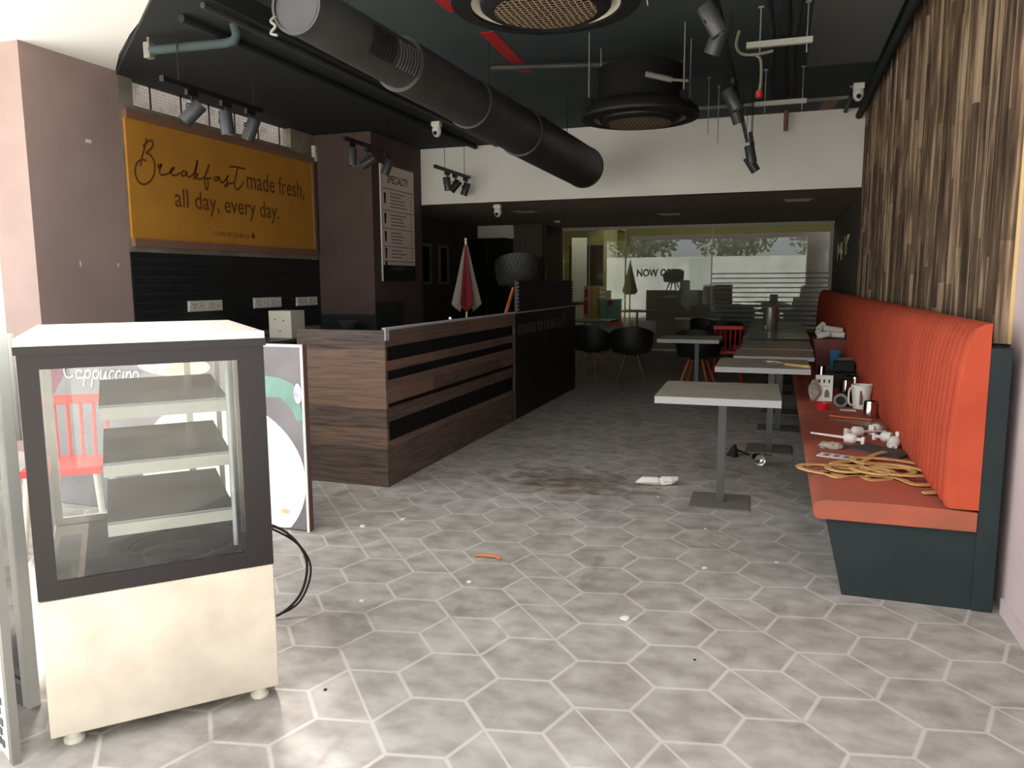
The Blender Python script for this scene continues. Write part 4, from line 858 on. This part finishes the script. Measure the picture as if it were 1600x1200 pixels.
st.prism([(-6.8, 1.2), (-3.7, 3.1), (-3.7, 2.8), (-6.6, 1.1)], 19.35, 19.4, 'y')
tag(obj('staircase', st, 'yellow'), 'pale staircase rising in the yellow-lit corridor beyond the glass', 'stairs')
tag(obj('square_pillar', B().box(-3.95, 18.2, 0, -3.68, 18.5, 3.2), 'yellow'), 'cream-yellow pillar beyond the left pane of the glass partition', 'pillar')
o = obj('dark_shutter', B().box(-5.0, 19.0, 0, -4.0, 19.06, 2.35), 'darkwall'); tag(o, 'dark brown doorway shutter beyond the white upright board', 'shutter')
t = thing('cardboard_box', 'tall cardboard carton with a red label beyond the glass partition', 'box', (-4.2, 17.3, 0)); obj('carton', B().box(0, 0, 0, .36, .3, 1.36), 'cardboard', t); obj('red_label', B().box(.02, -.004, 1.1, .13, 0, 1.28), 'redtape', t)
obj('red_crate', B().box(0.0, -.006, .72, .12, 0, 1.02), 'redtape', t)
t = thing('wall_poster', 'colourful blue and orange poster board standing beyond the glass', 'poster', (-3.84, 17.2, 0)); obj('sheet', B().box(0, 0, .2, .58, .03, 1.05), 'adgreen', t)
obj('red_patch', B().box(.22, -.004, .92, .33, 0, 1.03), 'redtape', t); obj('orange_shape', B().prism([(.1, .55), (.3, .62), (.42, .5), (.57, .92), (.57, .45), (.2, .4)], -.004, 0, 'y'), 'orangewood', t)
for k in range(3):
    o = obj('white_bracket', B().box(0, 0, 0, .16, .03, .03), 'whiteplastic'); o.location = (-3.82, 17.05, 1.10 + k * .1); tag(o, 'small white bracket bar above the poster board beyond the glass', 'bracket', 'bracket bars above the poster board')
    o2 = obj('bracket_post', B().box(0, .03, -1.1 - k * .1, .012, .04, .03), 'strut', o)
for i, (x, y, e) in enumerate(((-4.95, 17.0, 12), (-3.2, 19.2, 9), (-1.5, 19.2, 8), (.4, 19.2, 8))):
    t = thing('corridor_lamp', 'round recessed lamp glowing in the corridor ceiling beyond the glass', 'lamp', (x, y, 3.2), 0, 'lamps of the corridor beyond the glass')
    m_ = 'lampglow'
    if m_ not in M: M[m_] = mat(m_, (255, 240, 200), .5, emit=(255, 226, 160), es=9)
    obj('diffuser', B().cyl((0, 0, -.02), (0, 0, 0), .09, n=20), m_, t); obj('rim', B().lathe([(.09, -.025), (.11, -.02), (.11, 0), (.09, 0)], n=20, caps=(False, False)), 'whiteplastic', t)
    ld = bpy.data.lights.new('lamp', 'POINT'); ld.energy = e; ld.color = (1, .86, .55); ld.shadow_soft_size = .09
    lo = bpy.data.objects.new('lamp_light', ld); COL.objects.link(lo); lo.parent = t; lo.location = (0, 0, -.14)

# ------------------------------------------------------------------ things on the tables and bench
SZ = .458
def at(x, y, z=SZ, rz=0): return dict(loc=(x, y, z), rot=rz)
def jug(name, lb, x, y, r, h, m='chrome', grp=None, handle=True, z=SZ, rot=0):
    t = thing(name, lb, 'jug', (x, y, z), rot, grp)
    obj('jug_body', B().lathe([(0, 0), (r, 0), (r * 1.02, .01), (r * .9, h * .6), (r * .82, h), (r * .76, h), (r * .84, h * .6), (r * .9, .01), (0, .008)], n=26), m, t, True)
    if handle: obj('handle', B().tube(spline([(r * .84, 0, h * .85), (r * 1.5, 0, h * .88), (r * 1.6, 0, h * .5), (r * .95, 0, h * .22)]), .005, 8), m, t, True)
    return t
t = thing('steel_canister', 'tall steel canister with a small tap standing on the dark glossy table run', 'canister', (-.08, 11.6, .757)); obj('canister_body', B().lathe([(0, 0), (.095, 0), (.10, .01), (.10, .31), (.104, .33), (.09, .34), (0, .335)], n=28), 'steel', t, True); obj('tap', B().cyl((-.06, -.10, .06), (-.06, -.13, .06), .012, n=8).cyl((-.06, -.125, .02), (-.06, -.125, .06), .01, n=8), 'whiteplastic', t, True)
t = thing('steel_tongs', 'steel scoop and whisk with a wooden handle lying across the grey table edge', 'kitchen tool', (0, 0, .757))
obj('wire_head', B().tube(spline([(-.10, 6.86, .02), (-.06, 6.90, .02), (.02, 6.86, .02), (.09, 6.80, .015), (.02, 6.77, .02), (-.06, 6.80, .02), (-.10, 6.86, .02)]), .005, 6).tube(spline([(-.09, 6.85, .03), (0, 6.84, .035), (.09, 6.80, .015)]), .005, 6), 'steel', t, True)
obj('blade', B().prism([(-.05, 6.73), (.08, 6.77), (.09, 6.80), (-.03, 6.80)], .002, .008), 'chrome', t); obj('wooden_handle', B().tube([(.08, 6.80, .012), (.18, 6.70, .012), (.27, 6.61, .014)], .012, 8), 'ply', t, True)
t = thing('receipt_basket', 'dark maroon basket heaped with white paper rolls at the far end of the bench', 'basket', (.60, 9.3, SZ))
obj('basket_body', B().prism([(-.15, 0), (.15, 0), (.2, .36), (-.2, .36)], -.2, .2, 'y'), 'plasticred', t)
for k, (x, y, z, dx, dy, dz) in enumerate(((-.1, -.1, .40, .12, .02, .03), (.05, -.05, .405, .16, -.05, -.01), (-.12, .05, .41, -.05, .1, .02), (0, 0, .46, .2, .05, -.03), (-.12, -.03, .49, .05, .06, .05))):
    p = thing('paper_roll', ('white till roll at left front of the maroon basket heap', 'white till roll at right front of the maroon basket heap', 'white till roll at the left rear of the maroon basket heap', 'long white paper roll across the top of the maroon basket', 'short white till roll standing out on top of the basket heap')[k], 'paper roll', (.60 + x, 9.3 + y, SZ + z), 0, 'paper rolls in the maroon basket')
    obj('roll', B().cyl((-dx / 2, -dy / 2, -dz / 2), (dx / 2, dy / 2, dz / 2), .034, n=14), 'paper', p, True); v_ = Vector((dx, dy, dz)); obj('core', B().cyl(-v_ / 2 * 1.01, v_ / 2 * 1.01, .012, n=10), 'inkgrey', p)
t = thing('blue_container', 'blue plastic container on the bench in front of the maroon basket', 'container', (.60, 8.78, SZ)); obj('tub', B().box(-.045, -.045, 0, .045, .045, .26, .008), 'blue', t); obj('lid', B().box(-.05, -.05, .24, .05, .05, .27, .006), 'blue', t)
t = thing('coffee_grinder', 'dark coffee machine part on the bench behind the white card', 'coffee machine', (.60, 7.9, SZ)); obj('body', B().box(-.14, -.12, 0, .14, .12, .14, .01).box(-.06, -.05, .14, .12, .12, .24, .01), 'black', t); obj('spout', B().cyl((.06, -.14, .12), (.06, -.06, .13), .016, n=10), 'chrome', t, True)
t = thing('grey_hopper', 'grey plastic hopper leaning beside the dark coffee machine part', 'hopper', (.68, 8.25, SZ)); obj('funnel', B().lathe([(.04, 0), (.05, .1), (.08, .22), (.085, .24), (.07, .235), (.03, .1)], n=20), 'grey', t, True)
jug('steel_jug', 'small steel jug on the bench left of the blue container', .46, 8.35, .045, .14, grp=None)
jug('steel_jug', 'steel jug with blue-rimmed lid behind the grey roll and white pitcher', .60, 7.25, .055, .14, rot=1)
jug('steel_jug', 'polished steel mug nearest us, in front of the white pitcher', .68, 6.13, .052, .125, rot=.4)
jug('steel_jug', 'steel jug standing close behind the white pitcher by the bench back', .69, 7.44, .05, .15, rot=2.2)
t = thing('white_pitcher', 'white plastic measuring pitcher standing on the bench beside the mugs', 'pitcher', (.66, 6.56, SZ), radians(20))
obj('pitcher_body', B().lathe([(0, 0), (.055, 0), (.06, .01), (.08, .19), (.076, .19), (.056, .012), (0, .01)], n=28), 'whiteplastic', t, True); obj('spout', B().prism([(.06, .188), (.12, .205), (.06, .15)], -.025, .025, 'y'), 'whiteplastic', t)
obj('scale_marking', B().box(-.045, -.068, .04, -.02, -.0655, .15), 'inkgrey', t); obj('handle', B().tube(spline([(-.06, -.02, .17), (-.11, -.03, .16), (-.11, -.03, .05), (-.058, -.02, .03)]), .007, 8), 'whiteplastic', t, True)
o = obj('plastic_flap', B().box(-.07, -.04, 0, .04, .04, .006), 'whiteplastic'); o.location = (.57, 6.42, SZ); tag(o, 'flat white plastic lid lying in front of the white pitcher', 'lid')
t = thing('grey_roll', 'dark grey roll of tape lying on its side beside the white pitcher', 'roll', (.52, 6.62, SZ + .055), radians(-10)); obj('roll_body', B().cyl((0, -.03, 0), (0.03, .22, 0), .052, n=24), 'rubber', t, True); obj('pale_rim', B().lathe([(.035, -.002), (.055, -.002), (.055, .02), (.035, .02)], (0, -.045, 0), 24, (0, 1, 0), (False, False)), 'grey', t, True)
t = thing('printed_card', 'white printed card with three small pictures standing on the bench', 'card', (.40, 6.86, SZ), radians(-4))
obj('card_sheet', B().box(-.068, 0, 0, .068, .03, .22), 'whiteplastic', t)
for x in (-.038, 0, .038): obj('small_picture', B().prism([(x - .008, .185), (x + .008, .185), (x + .004, .155), (x - .004, .155)], -.002, 0, 'y'), 'ink', t)
obj('printed_line', B().box(-.05, -.001, .128, .04, 0, .131), 'inkgrey', t); obj('jar_drawing', B().prism([(.005, .035), (.045, .035), (.045, .075), (.036, .09), (.036, .10), (.012, .10), (.012, .09), (.005, .075)], -.001, 0, 'y'), 'inkgrey', t)
t = thing('plastic_bag', 'crumpled clear plastic bag beside the printed card', 'bag', (.33, 6.86, SZ)); b = B(); b.sphere((0, 0, .09), .1, 14, (.45, .6, .9)); 
for v in b.bm.verts: v.co += Vector((random.uniform(-.014, .014), random.uniform(-.014, .014), random.uniform(-.01, .012))); v.co.z = max(v.co.z, 0)
obj('crumpled_film', b, 'clearpl', t)
t = thing('red_cap', 'small red plastic cap on the bench in front of the printed card', 'cap', (.37, 6.42, SZ)); obj('cap_body', B().lathe([(0, 0), (.035, 0), (.048, .05), (.042, .05), (.03, .008), (0, .006)], n=18), 'red', t, True)
o = obj('orange_stick', B().box(-.15, -.006, 0, .15, .006, .012, .002), 'orangewood'); o.location = (.54, 6.02, SZ + .006); o.rotation_euler = (0, 0, radians(-22)); tag(o, 'thin orange stick lying across the brown cardboard sheet', 'stick')
o = obj('cardboard_sheet', B().prism([(-.2, .12), (.16, .08), (.2, -.12), (.02, -.1)], 0, .004), 'plasticred'); o.location = (.60, 5.86, SZ); o.data.materials[0] = M['tablebrown']; tag(o, 'worn brown cardboard sheet lying on the orange seat', 'cardboard')
def pump(lb, x, y, rz, tilt=90, straw=.16):
    t = thing('dispenser_pump', lb, 'dispenser pump', (x, y, SZ + .03), (radians(tilt), 0, rz), 'white dispenser pumps on the bench')
    obj('collar', B().lathe([(.024, -.02), (.026, 0), (.026, .02), (.018, .03), (.01, .035)], n=18), 'whiteplastic', t, True)
    obj('pump_head', B().cyl((0, 0, .03), (0, 0, .06), .009, n=10).box(-.014, -.05, .055, .014, .016, .07, .004), 'whiteplastic', t, True)
    obj('dip_tube', B().cyl((0, 0, -.02), (0, 0, -.02 - straw), .0065, .0045, n=8), 'whiteplastic', t, True)
    t.scale = (1.3, 1.3, 1.3)
pump('white dispenser pump lying nearest the seat front, straw pointing right', .46, 5.13, radians(72), 92)
pump('white dispenser pump second from the seat front beside the dark tray', .53, 5.38, radians(-60), 88, .14)
pump('white dispenser pump topmost of the scattered pumps', .66, 5.52, radians(-30), 80, .08)
pump('white dispenser pump between the tray and the bench back', .69, 5.24, radians(-120), 95, .06)
pump('white dispenser pump farthest right, tipped against the bench back', .70, 5.05, radians(150), 60, .09)
o = obj('slate_tray', B().prism([(-.17, .12), (.0, .2), (.2, .02), (.08, -.2)], 0, .014), 'darkgrey'); o.location = (.58, 4.86, SZ + .001); tag(o, 'dark slate tray lying askew on the seat behind the plywood lettering', 'tray')
t = thing('price_tag_sheet', 'white printed tag sheet beside the slate tray', 'label', (.36, 4.70, SZ), radians(-20)); obj('sheet', B().box(-.1, -.05, 0, .1, .05, .004), 'paper', t)
for k in range(3): obj('printed_mark', B().box(-.07 + k * .055, -.03, .004, -.04 + k * .055, .03, .0048), 'inkgrey', t)
t = thing('crumpled_wrapper', 'grey crumpled wrapper on the seat left of the slate tray', 'wrapper', (.34, 4.92, SZ)); b = B(); b.sphere((0, 0, .018), .07, 12, (1, .5, .28))
for v in b.bm.verts: v.co += Vector([random.uniform(-.008, .008) for _ in range(3)]); v.co.z = max(.0005, v.co.z)
obj('foil', b, 'clearpl', t)
# plywood script pieces
def ell(cx, cy, rx, ry, a0, a1, n=14): return [(cx + rx * cos(radians(a0 + (a1 - a0) * i / n)), cy + ry * sin(radians(a0 + (a1 - a0) * i / n))) for i in range(n + 1)]
shapes = [
 (ell(0, 0, .15, .05, 20, 350) + [(.2, .03), (.26, .05)], .30, 4.34, -15, 'left plywood loop hanging over the seat front'),
 (ell(0, 0, .12, .045, -30, 300) + [(.02, .06), (.12, .08)], .44, 4.46, 20, 'plywood letter loop behind the left one'),
 (spline([(-.2, 0), (-.1, .06), (0, -.02), (.08, .05), (.18, 0), (.1, -.06), (0, -.01)]), .52, 4.38, -10, 'wavy plywood script piece in the middle of the heap'),
 (ell(0, 0, .17, .05, 0, 360) , .60, 4.50, -14, 'long closed plywood oval behind the middle of the heap'),
 (ell(0, 0, .14, .055, 30, 340), .62, 4.32, -28, 'plywood oval toward the bench back'),
 (spline([(-.16, .02), (-.08, -.03), (0, .03), (.07, -.02), (.15, .02)]), .42, 4.22, -12, 'short wavy plywood piece at the near side of the heap'),
 (spline([(-.18, 0), (-.05, .02), (.05, -.02), (.14, .01), (.17, -.05), (.12, -.09)]), .64, 4.17, -22, 'hooked plywood piece pointing at the near end of the bench back'),
 (spline([(-.12, -.03), (-.04, .0), (.05, .04), (.16, .07)]), .55, 4.62, 30, 'straight plywood stroke lying on the slate tray edge'),
 (ell(0, 0, .09, .04, 0, 360), .38, 4.30, 10, 'small plywood oval near the seat front'),
 (ell(0, 0, .10, .035, 0, 330), .50, 4.27, -30, 'small open plywood loop at the near side of the heap'),
]
for k, (p, x, y, a, lb) in enumerate(shapes):
    p = [(u * 1.05, v * 2.0) for u, v in p]
    b = B(); b.ribbon(p, .030, 0, .007, lambda u, v, h: (u, v, h))
    o = obj('plywood_letter', b, 'ply'); o.location = (x, y, SZ + .002 + (k % 5) * .0072); o.rotation_euler = (0, 0, radians(a)); tag(o, lb, 'plywood cut-out', 'laser-cut plywood script pieces on the bench')

# ------------------------------------------------------------------ litter on the floor
t = thing('crushed_cup', 'crushed white paper cup lying on the floor left of the nearest table', 'paper cup', (-.77, 5.45, .0), radians(12)); b = B()
b.tube([(-.15, 0, .02), (-.10, 0, .035), (0, 0, .034), (.02, .01, .03), (.04, .01, .034), (.10, .01, .04), (.15, .02, .05)], .03, 12, [.004, .028, .03, .025, .033, .028, .01])
for v in b.bm.verts: v.co += Vector([random.uniform(-.005, .005) for _ in range(3)]); v.co.z = max(.001, v.co.z)
obj('crumpled_paper', b, 'paper', t)
t = thing('metal_cup', 'shiny metal cup lying on the floor behind the nearest table', 'cup', (-.09, 6.33, .045), (radians(90), 0, radians(15))); obj('cup_body', B().lathe([(.03, -.05), (.045, -.045), (.046, .05), (.04, .05), (.04, -.03)], n=22, caps=(True, False)), 'chrome', t, True); obj('wire_handle', B().tube(spline([(.03, .045, .03), (.09, .04, .02), (.1, .04, -.02), (.03, .045, -.03)]), .004, 6), 'chrome', t, True)
t = thing('black_funnel', 'small black plastic funnel lying on the floor left of the metal cup', 'funnel', (-.27, 6.6, 0), radians(30)); obj('cone', B().cyl((-.04, 0, .0), (-.02, 0, .10), .05, .012, 14), 'rubber', t, True); obj('strap', B().tube([(-.02, 0, .06), (.05, -.02, .03), (.10, -.02, .01)], .009, 6), 'rubber', t, True)
o = obj('brown_strip', B().tube(spline([(-.075, -.01, .008), (-.04, .004, .010), (.0, .008, .01), (.04, .006, .012), (.06, -.004, .01), (.075, -.012, .008)]), .008, 8, None), 'stripbrown', None, True); o.location = (-1.41, 3.69, 0); tag(o, 'curled orange-brown strip lying in the middle of the floor', 'strip')
sc = [(-.58, 3.18, .022, 'whitish paper scrap in the middle of the near floor'), (-1.38, 3.35, .016, 'torn white scrap left of centre on the near floor'), (-1.77, 2.98, .014, 'small scrap on the floor right of the display fridge'), (-.72, 5.15, .01, 'tiny white crumb on the floor below the crushed cup'), (-.3, 3.9, .012, 'tiny pale crumb on the floor in line with the bench end'), (.05, 4.1, .011, 'pale crumb on the floor left of the bench end'), (-2.15, 4.15, .02, 'white scrap on the floor near the counter foot'), (-2.32, 3.95, .022, 'flat white scrap on the floor by the advert panel foot'), (-1.5, 2.25, .008, 'dark grain on the floor right of the fridge foot'), (-.25, 2.9, .008, 'dark speck at the right of the near floor'), (-.35, 4.55, .01, 'white crumb left of the nearest table base')]
for x, y, r, lb in sc:
    b = B(); n = 7; b.prism([(r * random.uniform(.5, 1.2) * cos(2 * pi * i / n), r * random.uniform(.5, 1.2) * sin(2 * pi * i / n)) for i in range(n)], 0, r * .35)
    o = obj('floor_scrap', b, 'rubber' if 'dark' in lb else 'paper'); o.location = (x, y, .001); tag(o, lb, 'scrap', 'litter scraps on the floor')

# ------------------------------------------------------------------ street side, seen only mirrored in the glass partition
struct('wall_street', B().box(-14, -9.3, 0, 9, -9.1, 2.7), 'outwall')
def tree(x, y, h, r, lb, seed):
    random.seed(seed); t = thing('street_tree', lb, 'tree', (x, y, 0), 0, 'trees behind the street wall')
    obj('trunk', B().tube([(0, 0, 0), (.1, 0, h * .35), (0, .1, h * .6)], .12, 8), 'bark', t, True); b = B()
    for i in range(1500):
        a = random.uniform(0, 2 * pi); u = random.uniform(-1, 1); q = random.uniform(.5, 1) * r; c_ = Vector((q * sqrt(1 - u * u) * cos(a), q * sqrt(1 - u * u) * sin(a) * .7, h * .62 + q * u * .95))
        d1 = Vector([random.uniform(-1, 1) for _ in range(3)]).normalized() * .2; d2 = d1.orthogonal().normalized() * .09
        b._f([b.bm.verts.new(c_ + v) for v in (-d1, d2, d1, -d2)])
    o = obj('crown', b, 'leaf', t)
tree(-7.5, -12.5, 7, 2.3, 'bushy green street tree, left of the three mirrored in the glass', 1); tree(-2.4, -12.5, 7.4, 2.5, 'tall green street tree, middle of the three mirrored in the glass', 2); tree(2.7, -12.5, 7, 2.3, 'green street tree, right of the three mirrored in the glass', 3)

t = thing('wall_letters', 'gold raised letters on the dark grey right wall beyond the bench', 'letters', (0, 0, 0))
text('gold_letter', 'M', 'gold', t, (1.0, 14.9, 1.80), .42, .9, 'right', .02, .004); text('gold_letter', 'Y', 'gold', t, (1.0, 13.6, 1.86), .42, .8, 'right', .02, .004)
